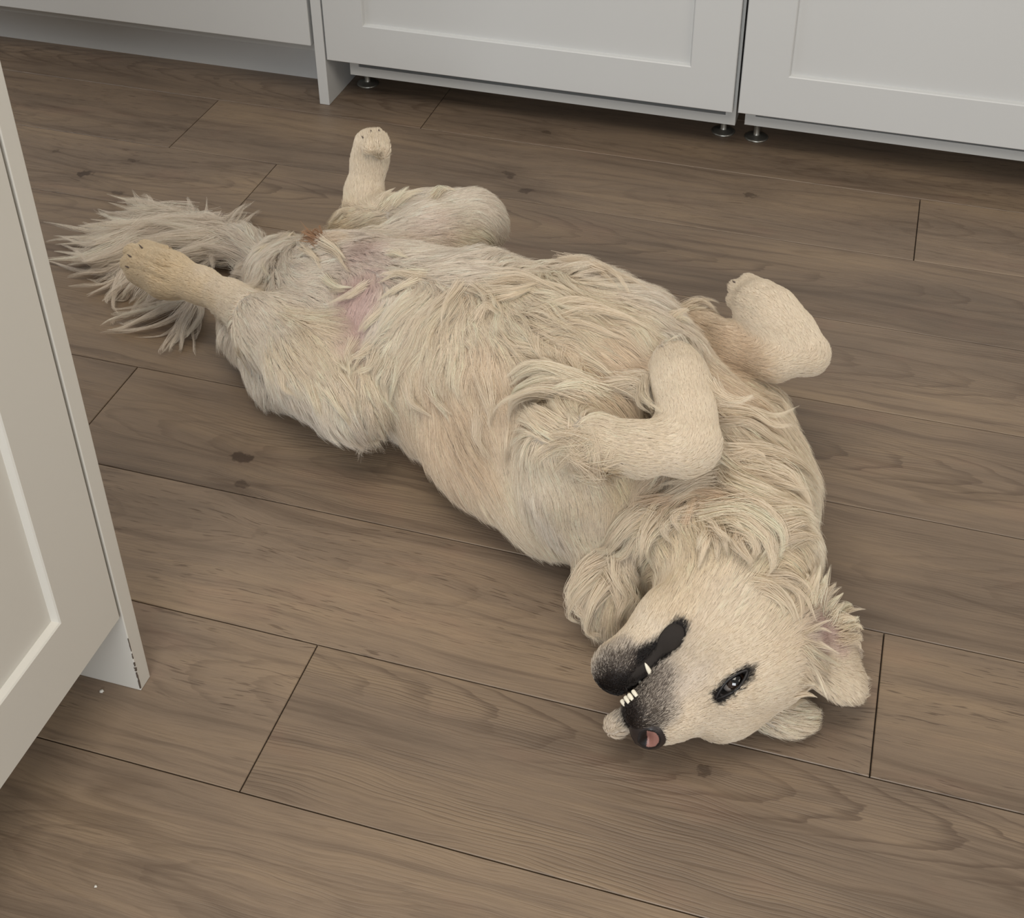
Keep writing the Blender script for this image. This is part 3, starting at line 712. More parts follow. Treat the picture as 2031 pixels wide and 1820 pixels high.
# painted patches: where, radius cm, colour, strength, length factor
def patch_at(p, r, ck, st, lf=1.0):
    d = np.linalg.norm(V - p, axis=1) / (r * .01)
    w = np.clip(1.25 - d, 0, .5) / .5 * st
    w = w * w * (3 - 2 * w) if st == 1 else w
    FA[:, 3:6] = FA[:, 3:6] * (1 - w[:, None]) + PAL[ck] * w[:, None]
    FA[:, 0] *= 1 + (lf - 1) * w
def patch(u, v, r, ck, st, lf=1.0):
    p = hit(u, v)
    if p is not None: patch_at(p, r, ck, st, lf)
for a in [(1185, 930, 1.4, 'y', .8), (700, 600, 4.0, 'p', .75, .8), (715, 560, 2.5, 'p', .4, .8), (690, 660, 3, 'p', .4, .8), (700, 500, 3, 'p', .3), (640, 478, 2.2, 'o', .5), (840, 470, 4, 'p', .2),
          (890, 850, 7, 'o', .5), (800, 720, 2.5, 'o', .4), (1330, 1010, 3, 'o', .3), (1470, 1010, 3, 'o', .3), (1380, 1050, 6, 'y', .6), (1250, 1120, 4, 'y', .5), (1520, 1090, 4, 'y', .5), (1340, 620, 3, 'g', .5), (1450, 690, 3, 'o', .5), (620, 640, 4, 'c', .3), (1000, 800, 5, 'g', .6), (1330, 1180, 3, 'y', .4), (1200, 960, 4, 'y', .4),
          (1632, 1255, 2.1, 'p', .75, .8), (1655, 1275, 1.6, 'p', .5, .8), (1310, 690, 1.2, 'q', .8)]: patch(*a)
# dark muzzle, lips, eye rims (head-local cm)
for c, r, ck, st, *lf in [((12, 0, .6), 1.9, 'K', 1, .5), ((12, -1.4, -.6), 1.7, 'k', 1, .6), ((11.2, -1.9, .8), 1.8, 'k', .9, .6), ((9.6, -2.6, -.6), 1.8, 's', .7, .8), ((10.0, -2.4, 1.4), 1.7, 's', .6, .8), ((8.4, -3.0, -1.3), 1.4, 's', .55, .8),
      ((12, -1, -3.6), 2.0, 'K', 1, .5), ((11.2, -1.7, -4.2), 1.9, 'k', 1, .6), ((9.6, -2.3, -3.7), 1.7, 'k', 1, .6), ((9.9, -2.4, -5.2), 1.6, 's', .6), ((8.0, -2.7, -3.6), 1.3, 'K', 1, .5), ((11.5, -1, -5.8), 1.4, 's', .5), ((6.6, -3.0, -3.3), 1.2, 'K', 1, .5),
      ((10.6, 0, -2.2), 3.2, 'K', .8, .5), ((5.4, -3.4, -3.2), 1.0, 'K', 1, .5)]:
    patch_at(hp(*c), r, ck, st, *lf)
eye_c = EYE_S
def seg_d(P, a, c):
    ab = c - a; q = np.clip(((P - a) @ ab) / (ab @ ab), 0, 1); return np.linalg.norm(P - a - q[:, None] * ab, axis=1)
e1_, e2_ = face_pt(1434, 1370), face_pt(1472, 1340)
def eye_d(P):                                     # distance from the line of the eye opening, seen along the opening's own axis
    fl2 = lambda Q: Q - ((Q - EYE_S) @ EV)[..., None] * EV
    return np.where(np.linalg.norm(P - EYE_S, axis=-1) < .03, seg_d(fl2(P), fl2(e1_), fl2(e2_)), 1.0)
ew_ = np.clip((.0094 - eye_d(V)) / .003, 0, 1)[:, None]
FA[:, 3:6] = FA[:, 3:6] * (1 - ew_) + PAL['K'] * ew_; FA[:, 0] *= 1 - .5 * ew_[:, 0]
for (u, v, r, st) in ((1422, 1381, .75, 1), (1434, 1370, .95, 1), (1446, 1360, .8, 1), (1462, 1348, .8, 1), (1474, 1338, .6, 1), (1483, 1329, .4, .8), (1416, 1388, .6, .6)): patch_at(face_pt(u, v), r, 'K', st, .45)
for (u, v, r) in ((1310, 1288, .75), (1322, 1272, .8), (1335, 1258, .8), (1344, 1246, .7), (1298, 1302, .7), (1286, 1316, .6)): patch(u, v, r * 1.25, 'K', 1, .35)
FT = FT - NV * (FT * NV).sum(1, keepdims=True)
FT /= np.linalg.norm(FT, axis=1, keepdims=True) + 1e-9
# skin tint on the body, with shade between hairs painted in under long fur
ca = me.color_attributes.new('skin', 'FLOAT_COLOR', 'POINT')
sk = np.ones((len(V), 4)); sk[:, :3] = FA[:, 3:6] * np.clip(1.0 - (FA[:, :1] - .012) / .02, .5, .88)
ca.data.foreach_set('color', sk.ravel())

tri = np.concatenate([FQ[:, [0, 1, 2]], FQ[:, [0, 2, 3]]])
AR = np.linalg.norm(np.cross(V[tri[:, 1]] - V[tri[:, 0]], V[tri[:, 2]] - V[tri[:, 0]]), axis=1) / 2
view = CAM - V[tri[:, 0]]; view /= np.linalg.norm(view, axis=1, keepdims=True)
fac = (NV[tri[:, 0]] * view).sum(1)
vis = np.where(fac > -.25, 1.0, .3) * np.where(V[tri[:, 0], 2] < .004, 0.0, 1.0)
LEN = FA[:, 0]
dens = AR * vis * np.clip(.03 / LEN[tri[:, 0]], .8, 4.5) ** 1.05
cdf = np.cumsum(dens); cdf /= cdf[-1]
def sample(n, r):
    t_ = np.searchsorted(cdf, r.random(n)); u = r.random((n, 2)); m = u.sum(1) > 1; u[m] = 1 - u[m]
    a, b_, c = (V[tri[t_, i]] for i in range(3))
    return a + (b_ - a) * u[:, :1] + (c - a) * u[:, 1:], tri[t_, 0]
def vnoise(P, sc, seed):
    r = np.random.default_rng(seed); o = np.zeros((len(P), 3))
    for k in range(4):
        K = r.normal(size=(3, 3)) * sc * (1 + .6 * k); ph = r.random(3) * 6.28
        o += np.sin(P @ K.T + ph) / (1 + .5 * k)
    return o * .5
vkd = KDTree(len(V))
for i, p in enumerate(V): vkd.insert(p, i)
vkd.balance()
def nearest(P): return np.array([vkd.find(p)[1] for p in P])
NSEG = 8
def grow(R0, vi, r, lscale=1.0):
    n = len(R0); t0 = FT[vi]; n0 = NV[vi]; L = FA[vi, 0] * lscale * (0.8 + .4 * r.random(n)); li = FA[vi, 1] * (0.7 + .6 * r.random(n)); wv = FA[vi, 2]
    nz = vnoise(R0, 26, 3); nz2 = r.normal(size=(n, 3)) * .12
    d = t0 + n0 * li[:, None] * 1.5 + (nz * .60 + nz2) * (wv[:, None] + .12)
    d /= np.linalg.norm(d, axis=1, keepdims=True)
    out = [R0 - n0 * .001]; p = R0.copy(); seg = (L / (NSEG - 1))[:, None]
    long = L > .012
    for s_ in range(1, NSEG):
        p = p + d * seg
        g = grad(p); sd = sdf(p)
        mn = (.0015 + .004 * li * s_ / NSEG * (L > .015))
        push = np.clip(mn - sd, 0, .01)
        p = p + g * push[:, None]
        p[:, 2] = np.maximum(p[:, 2], .0015 + .002 * r.random(n))
        if s_ in (2, 4, 6) and long.any():
            ii = np.where(long)[0]; t0 = t0.copy(); t0[ii] = .35 * t0[ii] + .65 * FT[nearest(p[ii])]
        w2 = vnoise(p, 48, 11) * wv[:, None] * .42
        dn = (d * g).sum(1, keepdims=True)
        d = d + t0 * .28 - g * np.maximum(dn, 0) * .35 + w2 + np.array([0, 0, -1]) * (.10 * np.clip(L / .04, 0, 1.5))[:, None]
        d /= np.linalg.norm(d, axis=1, keepdims=True)
        out.append(p.copy())
    return np.stack(out, 1)
NC, NS = 30000, FUR_N
cr, cv = sample(NC, rng)
CG = grow(cr, cv, rng)
ckd = KDTree(NC)
for i, p in enumerate(cr): ckd.insert(p, i)
ckd.balance()
sr, sv = sample(int(NS * 1.02), rng)
ok_ = (np.linalg.norm(sr - hp(11.5, -.4, 2.3), axis=1) > .016)
ok_ &= eye_d(sr) > .0055
sr, sv = sr[ok_][:NS], sv[ok_][:NS]; NS = len(sr)
ci = np.array([ckd.find(p)[1] for p in sr])
def resample(G, frac):
    """shorten each guide to a fraction of its length"""
    n, m, _ = G.shape; tpos = np.linspace(0, 1, m)[None] * frac[:, None] * (m - 1)
    i = np.clip(np.floor(tpos).astype(int), 0, m - 2); fq = (tpos - i)[..., None]
    a = np.take_along_axis(G, i[..., None].repeat(3, 2), 1); b_ = np.take_along_axis(G, (i + 1)[..., None].repeat(3, 2), 1)
    return a + (b_ - a) * fq
frac = .65 + .35 * rng.random(NS)
Gs = resample(CG[ci], frac)
tt = np.linspace(0, 1, NSEG)[None, :, None]
offv = (sr - cr[ci])[:, None, :]
offv = offv * np.clip(.012 / (np.linalg.norm(offv, axis=2, keepdims=True) + 1e-6), 0, 1)
cs = np.clip(.25 + FA[sv, 2] * 1.0, 0, .93)[:, None, None] * (0.7 + .3 * rng.random((NS, 1, 1)))
loose = rng.normal(size=(NS, 1, 3)) * (FA[sv, 0] * .045)[:, None, None]
start = (sr - NV[sv] * .001)[:, None, :]
PTS = start + (Gs - Gs[:, :1]) + (-(sr - cr[ci])[:, None, :]) * 0 - offv * cs * tt ** 1.3 + loose * tt ** 1.5
PTS[..., 2] = np.maximum(PTS[..., 2], .001)
amp = np.clip(FA[sv, 0] / .03, .35, 1)[:, None]
tint = FA[sv, 3:6] * (1 + .09 * amp * rng.normal(size=(NS, 1))) * (1 + .06 * amp * rng.normal(size=(NC, 1))[ci])
# salt and pepper hair where black meets cream on the muzzle
loc_ = (sr - HT) @ HR * 100
mz = (loc_[:, 0] > 6.2) & (region(sr) == 5)
pd = np.clip(1 - FA[sv, 4] / .62, 0, 1)
sp = mz & (pd > .12) & (pd < .93)
pk = rng.random(NS) < pd ** .9
tint[sp] = .45 * tint[sp] + .55 * np.where(pk[sp, None], PAL['k'] * (.6 + .8 * rng.random((sp.sum(), 1))), PAL['w'])
lens = FA[sv, 0]
# keep the eye opening free of hair
near_ = np.where(np.linalg.norm(sr - EYE_S, axis=1) < .05)[0]
q_ = eye_d(PTS[near_].reshape(-1, 3)).reshape(len(near_), NSEG).min(1)
keep_ = np.ones(NS, bool); keep_[near_[q_ < .0047]] = False
PTS, tint, lens = PTS[keep_], np.clip(tint[keep_], .005, .95), lens[keep_]; NS = len(PTS)

M_FUR, nt, b = new_mat('dog_fur')
t = NT(nt)
a_ = t.n('ShaderNodeAttribute', attribute_name='tint')
hi_ = t.n('ShaderNodeHairInfo')
cc = t.mix(t.math('MULTIPLY', hi_.outputs['Intercept'], .35), a_.outputs['Color'], (.88, .84, .76, 1), 'SOFT_LIGHT')
nt.nodes.remove(b)
df = t.n('ShaderNodeBsdfDiffuse'); nt.links.new(cc, df.inputs['Color'])
tr = t.n('ShaderNodeBsdfTranslucent'); nt.links.new(cc, tr.inputs['Color'])
gl = t.n('ShaderNodeBsdfGlossy'); gl.inputs['Roughness'].default_value = .45; gl.inputs['Color'].default_value = (.9, .88, .84, 1)
m1 = t.n('ShaderNodeMixShader'); m1.inputs[0].default_value = .30
nt.links.new(df.outputs[0], m1.inputs[1]); nt.links.new(tr.outputs[0], m1.inputs[2])
m2 = t.n('ShaderNodeMixShader'); m2.inputs[0].default_value = .03
nt.links.new(m1.outputs[0], m2.inputs[1]); nt.links.new(gl.outputs[0], m2.inputs[2])
nt.links.new(m2.outputs[0], nt.nodes['Material Output'].inputs[0])
def hair(name, P, C, rad):
    n, m, _ = P.shape
    hc = bpy.data.hair_curves.new(name); hc.add_curves([m] * n)
    hc.position_data.foreach_set('vector', P.astype(np.float32).ravel())
    ra = hc.attributes.get('radius') or hc.attributes.new('radius', 'FLOAT', 'POINT')
    taper = (1 - .8 * np.linspace(0, 1, m) ** 1.6)
    ra.data.foreach_set('value', (rad[:, None] * taper[None]).astype(np.float32).ravel())
    ta = hc.attributes.new('tint', 'FLOAT_COLOR', 'CURVE')
    c4 = np.ones((n, 4), np.float32); c4[:, :3] = C
    ta.data.foreach_set('color', c4.ravel())
    hc.materials.append(M_FUR)
    o = bpy.data.objects.new(name, hc); COL.objects.link(o); o.parent = DOG; o.matrix_parent_inverse = Matrix.Translation(-DOG.location)
    o['kind'] = 'stuff'
    return o
rads = np.where(lens < .014, .00014, .00017) * (.8 + .4 * rng.random(NS))
hair('coat', PTS, tint, rads)
nt = M_SKIN.node_tree; b = nt.nodes['Principled BSDF']
a_ = nt.nodes.new('ShaderNodeAttribute'); a_.attribute_name = 'skin'
nt.links.new(a_.outputs['Color'], b.inputs['Base Color'])

# ------------------------------------------------------------------ long locks: each line is root to tip, points are pixels with a height in cm over what lies beneath
def over(u, v, hgt):
    p = hit(u, v)
    if p is None:
        return at(u, v, .001 + hgt * .01)
    return p + grad(p[None])[0] * hgt * .01
def chase(pts, hs):
    out = []; last = None
    hs0 = [q for q in (hit(u, v) for u, v in pts) if q is not None]
    if not hs0: return None
    if hit(*pts[0]) is None: last = np.linalg.norm(hs0[0] - CAM)
    for (u, v), hg in zip(pts, hs):
        p = hit(u, v); d = ray(u, v); d = d / np.linalg.norm(d)
        if p is not None and (last is None or abs(np.linalg.norm(p - CAM) - last) < .05):
            p = p + grad(p[None])[0] * hg * .01
        elif last is not None: p = CAM + d * last
        elif p is not None: p = p + grad(p[None])[0] * hg * .01
        if p[2] < .003: p = at(u, v, .003)
        last = np.linalg.norm(p - CAM); out.append(p)
    return out
def crom(P, m):
    P = np.vstack([2 * P[0] - P[1], P, 2 * P[-1] - P[-2]]); n = len(P) - 3
    x = np.linspace(0, n - 1e-6, m); i = np.floor(x).astype(int); f_ = (x - i)[:, None]
    a, b_, c, d = P[i], P[i + 1], P[i + 2], P[i + 3]
    return .5 * (2 * b_ + (c - a) * f_ + (2 * a - 5 * b_ + 4 * c - d) * f_ ** 2 + (3 * b_ - a - 3 * c + d) * f_ ** 3)
LM = 14
lkP, lkC = {}, {}
bucket = 'neck_ruff'
def locks(lines, h0, h1, w0, w1, n, ck, var=3, spread=.4, wob=.10, arch=0.0, zfloor=False):
    for ln in lines:
        pts = [tuple(map(float, q.split(','))) for q in ln.split()]
        m = len(pts)
        hs = [h0 + (h1 - h0) * i / (m - 1) + arch * math.sin(math.pi * i / (m - 1)) for i in range(m)]
        base = np.array([at(u, v, .01 * hg) for (u, v), hg in zip(pts, hs)]) if zfloor else chase(pts, hs)
        if base is None: continue
        base = np.array(base)
        # keep the line continuous in depth
        for k_ in range(var):
            off = rng.normal(size=3) * spread * .01 * (k_ > 0)
            off2 = rng.normal(size=3) * spread * .018 * (k_ > 0)
            C_ = crom(base, LM)
            C_ = C_ + off + (off2 - off) * np.linspace(0, 1, LM)[:, None] ** 1.3
            cut = 1.0 if k_ == 0 else rng.uniform(.75, 1.02)
            nh = max(6, int(n * (1.0 if k_ == 0 else .6)))
            fr = cut * (0.8 + .22 * rng.random(nh))
            G = resample(np.repeat(C_[None], nh, 0), np.clip(fr, .3, 1))
            r_ = rng.normal(size=(nh, 1, 3)); tl = np.linspace(0, 1, LM)[None, :, None]
            wd = (w0 + (w1 - w0) * tl ** .8) * .01 * .5
            tw = np.sin(tl * 9 + rng.random((nh, 1, 1)) * 1.5 + k_) * rng.normal(size=(1, 1, 3)) * wob * .01 * tl
            G = G + r_ * wd + tw
            G[..., 2] = np.maximum(G[..., 2], .0012 + .001 * rng.random((nh, 1)))
            lkP.setdefault(bucket, []).append(G)
            lkC.setdefault(bucket, []).append(PAL[ck][None] * (1 + .07 * rng.normal(size=(nh, 1))) * (1 + .05 * rng.normal()))
def zl(txt, ox, oy, s):
    """strokes read off an enlarged view: x,y in that view -> pixels"""
    return [' '.join('%.1f,%.1f' % (ox + float(a) * s, oy + float(b_) * s) for a, b_ in (q.split(',') for q in ln.split())) for ln in txt.strip().split('\n')]
# throat and ruff
R1 = zl('''640,340 500,320 400,400 370,500 300,555
650,400 560,430 480,520 390,560 340,580
660,350 560,305 450,340 375,440 340,520
680,420 620,470 560,520 520,545
700,380 660,440 640,500 600,560
620,380 520,370 440,420 420,470
440,600 430,700 470,800 480,860
370,680 400,780 410,880 395,960
440,720 460,820 430,900 420,960
330,600 260,680 220,780 210,860
300,640 240,740 215,840 220,920
260,700 215,800 205,900 220,980
280,760 250,860 250,950 280,1040
350,760 310,860 300,960 330,1050
500,560 480,640 500,720 520,780
960,360 1150,350 1290,430 1340,500 1330,600
1000,340 1180,330 1300,400 1355,480 1350,560
1000,390 1150,400 1250,470 1300,540 1290,620
1100,420 1230,480 1260,560 1280,640 1275,690
1080,460 1160,500 1200,560 1190,620
1250,360 1400,370 1500,400
1340,440 1420,420 1500,440
1350,500 1430,480 1500,500
940,430 970,520 950,600 900,680
1000,440 1050,520 1060,600
1120,480 1110,540 1150,620 1180,660
860,330 800,380 820,470
760,360 740,440 760,520''', 1080, 900, .34466)
locks(R1, .5, .7, 1.0, .15, 90, 'c', 3, .45, .1, 1.0)
R1b = zl('''560,300 760,255 960,205
540,260 720,250 900,260
1160,300 1000,262 880,240 800,280
720,330 800,280 900,250 1000,290
900,300 1000,280 1120,300
700,420 700,340 760,290
820,440 860,360 840,300''', 1080, 900, .34466)
locks(R1b, .4, .6, .9, .15, 70, 'o', 2, .4, .1, .6)
R2 = zl('''1060,160 1130,230 1300,310 1480,330
1030,215 1090,262 1220,320 1360,350
1070,40 1150,60 1250,130 1280,200
1040,10 1240,30 1400,100 1500,200 1500,330
1100,60 1260,110 1400,190 1470,290
1150,140 1290,200 1400,260 1520,240
1200,20 1330,60 1450,130 1520,230
940,120 860,180 740,230 600,260
980,180 900,210 800,260 720,300
1300,160 1380,220 1440,300 1480,380''', 1080, 900, .34466)
locks(R2, .4, .7, 1.1, .15, 90, 'c', 3, .5, .12, .9)
bucket = 'ear_fringe'
# ear fringe
R3 = zl('''1230,740 1340,740 1440,830 1470,990
1270,720 1380,740 1450,820 1480,920
1270,780 1370,860 1440,950
1200,730 1300,760 1400,860 1460,980
1310,700 1400,720 1470,800 1500,880''', 1080, 900, .34466)
locks(R3, .15, .3, .7, .1, 45, 'c', 3, .4, .05, .4)
R3b = zl('''1480,850 1510,720 1540,600
1500,860 1560,740 1590,640
1540,870 1600,760 1620,690
1560,890 1630,790 1680,740
1590,910 1660,850 1720,800
1640,930 1700,900 1770,870
1450,820 1470,740 1460,680
1660,960 1740,940 1800,960
1680,1010 1750,1000 1810,1030
1690,1060 1760,1060 1820,1080''', 1080, 900, .34466)
locks(R3b, .3, 1.0, .9, .08, 60, 'c', 3, .4, .05, .2)
R3c = zl('''1480,1100 1560,1150 1690,1225
1470,1040 1560,1010 1660,1030
1480,1080 1580,1110 1700,1150
1480,1130 1560,1220 1640,1270
1510,1180 1560,1270 1650,1400
1490,1240 1540,1300 1600,1370
1460,1300 1500,1300 1560,1330
1480,1390 1560,1420 1545,1480
1400,1440 1480,1440 1540,1480
1440,1380 1520,1380 1570,1400''', 1080, 900, .34466)
locks(R3c, .15, .35, .5, .06, 35, 'l', 2, .3, .03, .3)
bucket = 'leg_feathering'
# elbow and wrist feathering
R4 = zl('''640,840 450,740 330,690 210,685
660,845 480,780 300,720 170,780
640,830 440,800 260,800 170,880
600,850 420,830 250,850 170,930
700,830 550,830 430,860 340,885
660,860 540,800 420,730 300,690
620,850 460,790 320,760 200,790
560,860 380,850 240,880 180,960
740,790 860,790 940,880 990,990
730,770 860,850 920,930 960,980
700,800 820,800 900,850 960,930
780,780 880,770 960,850 1000,930''', 950, 480, .36928)
locks(R4, .4, .6, 1.0, .12, 100, 'l', 3, .5, .1, 1.3)
bucket = 'belly_locks'
R5 = zl('''360,450 560,400 760,440 910,500
330,500 520,470 700,520 840,560
300,400 480,350 640,370 800,420
60,330 200,320 330,250
100,250 250,240 400,270 520,300
0,420 60,370 130,390
200,560 330,600 420,680
500,640 550,740 540,800
420,600 440,700 470,760
340,560 360,640 400,720
560,620 660,690 740,760
450,130 600,170 700,260 800,400
600,120 700,160 800,250 880,330
820,230 890,230 950,210
1100,370 1160,320 1230,330 1290,390
1060,400 1120,350 1180,340
1020,430 1070,380 1130,370
1160,350 1220,310 1310,340
1220,340 1300,330 1340,380
1230,760 1300,820 1400,850 1480,830
1280,980 1420,1000 1560,1100 1640,1180
1300,900 1440,940 1580,980 1690,980
1500,840 1600,900 1680,1000
1300,1150 1400,1250 1560,1350 1700,1400
1280,1250 1360,1340 1480,1400 1600,1420
0,900 20,1040 80,1160
180,1000 200,1100 160,1200
60,700 100,860 60,980''', 950, 480, .36928)
locks(R5, .3, .5, .9, .12, 70, 'c', 3, .5, .12, .6)
# belly, groin, thigh
R6 = zl('''1170,960 1130,1080 1150,1210
1180,980 1150,1100 1110,1200
1150,960 1080,1060 1060,1180
1200,980 1200,1080 1160,1180
1090,930 1020,1030 920,1060
1060,900 980,960 930,1050
940,860 900,940 910,1030
1640,560 1750,640 1800,720
1480,600 1400,700 1350,800
1560,560 1500,700 1480,820
1300,520 1200,580 1080,640
1340,500 1200,500 1080,540
780,500 860,560 940,560
760,330 860,400 920,480
1000,560 930,620 860,640
1120,680 1060,760 1000,820
540,300 580,280 610,340
640,340 700,380 760,420
450,380 440,440 470,500
400,360 420,320 480,310
1140,370 1190,390 1260,400
880,960 880,1030 900,1090
870,1070 930,1180 980,1280
800,1150 880,1260 960,1390
700,1130 760,1230 790,1340
520,1040 560,1110 640,1180
300,900 330,1000 400,1120
1080,80 1120,50 1180,10
1100,90 1180,50 1260,0
1180,80 1260,40 1340,10
1400,60 1460,20 1520,10
900,130 850,120 790,180
1400,1120 1460,1220 1520,1340
1250,1080 1300,1200 1400,1290''', 380, 380, .34466)
locks(R6, .3, .5, .8, .12, 60, 'l', 3, .45, .1, .5)
R7 = zl('''770,300 700,260 625,225
760,310 690,285 640,260
750,320 700,310 650,300
780,300 740,270 690,240''', 380, 380, .34466)
FAN = ['1178,928 1150,905 %s' % q for q in ('1112,888', '1122,872', '1140,862', '1108,905')] + ['1180,926 1180,900 %s' % q for q in ('1160,860', '1180,856', '1200,862')] + ['1184,926 1205,908 %s' % q for q in ('1222,876', '1236,890', '1245,905')] + ['1176,930 1155,930 1118,925', '1178,934 1160,945 1130,955', '1186,934 1200,950 1222,962', '1190,930 1215,938 1245,950']
bucket = 'leg_feathering'
FAN += ['1170,866 1130,860 1085,866', '1165,880 1120,886 1080,902', '1158,890 1128,908 1098,938', '1150,872 1120,872 1075,885', '1175,895 1150,912 1125,945']
locks(FAN, .05, .25, 1.2, .3, 50, 'c', 2, .35, .04, .2)
bucket = 'belly_locks'
locks(R7, .5, 1.0, .5, .05, 35, 'b', 3, .45, .06, .5)
bucket = 'tail_plume'
# the tail plume, spread on the floor
TL = zl('''1150,300 850,190 560,175
1200,300 900,160 670,140
1100,290 700,230 400,200
1000,320 600,350 250,290
1000,350 500,400 180,440
900,400 450,440 60,460
850,440 400,560 30,520
800,480 450,600 150,640
750,560 450,690 150,745
700,560 400,640 210,560
1050,310 750,290 350,240
1100,340 700,330 300,380
950,420 600,470 250,560
900,470 600,560 330,650
1000,400 700,400 420,330
1100,270 900,210 780,150
800,420 500,500 200,500
850,530 620,600 420,680''', 100, 380, .22649)
locks(TL, 2.6, .4, 1.5, .08, 80, 'w', 6, 1.1, .35, .4, zfloor=True)
TU = zl('''1220,310 1250,150 1200,40
1180,300 1150,200 1130,130
1250,310 1290,220 1280,130
1330,310 1310,220 1290,150
1360,310 1370,220 1380,150
1400,310 1430,260 1500,160
1440,300 1600,180 1760,110
1520,360 1700,260 1850,160
1550,330 1640,240 1700,130
1300,310 1330,240 1340,170
1200,290 1200,220 1190,160
1620,370 1740,390 1770,470 1790,560''', 100, 380, .22649)
locks(TU, 2.2, 1.4, .7, .05, 30, 'w', 3, .6, .2, .4, zfloor=True)
TD = zl('''650,690 560,780 320,920
640,700 560,850 490,970
720,750 600,860 545,1000 600,1075
760,780 650,880 560,960
900,840 800,950 700,1060
1000,870 830,980 700,1060
1250,930 1000,1000 600,1110 530,1170
1200,930 900,1060 650,1180 480,1210
1250,950 1050,1130 800,1200 520,1220
1270,950 1150,1150 1080,1330 1040,1410
1290,960 1200,1150 1150,1300 1130,1410
1300,960 1320,1080 1200,1250 1130,1300
1100,900 950,1020 850,1000 830,900
1150,920 1000,950 860,940''', 100, 380, .22649)
locks(TD, 2.4, .3, .7, .06, 45, 'w', 4, .6, .25, .3, zfloor=True)
TB = zl('''1800,600 1560,470 1430,560 1420,680
1850,620 1600,350 1300,330 1000,380
1750,560 1500,400 1200,420 1000,480
1850,560 1650,430 1450,400 1150,450
1750,620 1550,520 1300,500 1150,500
1800,640 1600,560 1400,560 1250,540
1900,640 1750,640 1650,680 1620,740
1850,700 1750,650 1640,700 1600,750
1820,740 1700,740 1640,720
1880,680 1800,740 1720,800 1680,860
1700,500 1400,380 1150,360 900,400
1500,340 1250,300 1000,330 800,380
1450,480 1200,530 1000,560 850,580
1400,420 1100,440 900,480 700,540''', 100, 380, .22649)
locks(TB, 4.4, 2.6, 1.6, .3, 130, 'w', 4, .8, .2, .6, zfloor=True)
for nm in lkP:
    P__ = np.concatenate(lkP[nm]); C__ = np.clip(np.concatenate(lkC[nm]), .01, .95)
    hair(nm, P__, C__, np.full(len(P__), .00016))
    print(nm, len(P__))

# ------------------------------------------------------------------ nose, eyes, teeth, claws
def ball_mesh(name, mat, subdiv, fn, colfn=None):
    bm = bmesh.new(); bmesh.ops.create_icosphere(bm, subdivisions=subdiv, radius=1)
    if colfn: cl_ = bm.loops.layers.float_color.new('tint')
    base = {v: v.co.copy() for v in bm.verts}
    for v in bm.verts: v.co = fn(base[v])
    if colfn:
        for f_ in bm.faces:
            for l in f_.loops: l[cl_] = (*colfn(base[l.vert]), 1)
    return P_(bm_obj(name, bm, mat, DOG, smooth=True), DOG)
def simple(name, rgb, rough, spec=.5, attr=None):
    m, nt, b = new_mat(name)
    b.inputs['Base Color'].default_value = srgb(*rgb); b.inputs['Roughness'].default_value = rough; b.inputs['Specular IOR Level'].default_value = spec
    if attr:
        a = nt.nodes.new('ShaderNodeAttribute'); a.attribute_name = attr; nt.links.new(a.outputs['Color'], b.inputs['Base Color'])
    return m, nt, b
M_NOSE, nt, b = simple('nose_leather', (40, 32, 31), .38, .5, 'tint')
v_ = nt.nodes.new('ShaderNodeTexVoronoi'); v_.inputs['Scale'].default_value = 900
g_ = nt.nodes.new('ShaderNodeNewGeometry'); nt.links.new(g_.outputs['Position'], v_.inputs['Vector'])
bp = nt.nodes.new('ShaderNodeBump'); bp.inputs['Strength'].default_value = .25; bp.inputs['Distance'].default_value = .0004
nt.links.new(v_.outputs['Distance'], bp.inputs['Height']); nt.links.new(bp.outputs[0], b.inputs['Normal'])
nc = (11.2, -.1, 2.0)
nd = Vector((.60, -.66, .46)).normalized()      # where the visible nostril opens
def nose_fn(c):
    r = 1.0
    d = (c - nd).length
    if d < .6: r -= .34 * (1 - (d / .6) ** 2) ** 1.5 * (1 if (c - nd).dot(side_v) < 0 else (1 - .45 * min(1, (c - nd).dot(side_v) / .25)))
    nd2 = Vector((nd.x, -nd.y, nd.z)); d = (c - nd2).length
    if d < .6: r -= .4 * (1 - (d / .6) ** 2) ** 1.5
    if abs(c.y) < .12 and c.x > .3: r -= .05 * (1 - abs(c.y) / .12)
    x, y, z = c.x * 2.05 * r, c.y * 2.35 * r, c.z * 2.1 * r
    x += max(0, .3 - abs(z - .3)) * .3
    if z < 0: y *= 1 + .25 * z / 1.65
    return Vector(hp(nc[0] + x, nc[1] + y, nc[2] + z))
side_v = Vector(HR.T @ RC[:, 0]); side_v = (side_v - nd * side_v.dot(nd)).normalized()
def nose_col(c):
    q = c - nd; d = q.length; e = q.dot(side_v)
    if d < .50 and e > -.12: return srgb(146, 104, 94)[:3]
    if d < .58: return srgb(20, 14, 13)[:3]
    return srgb(44, 37, 36)[:3]
ball_mesh('nose', M_NOSE, 6, nose_fn, nose_col)
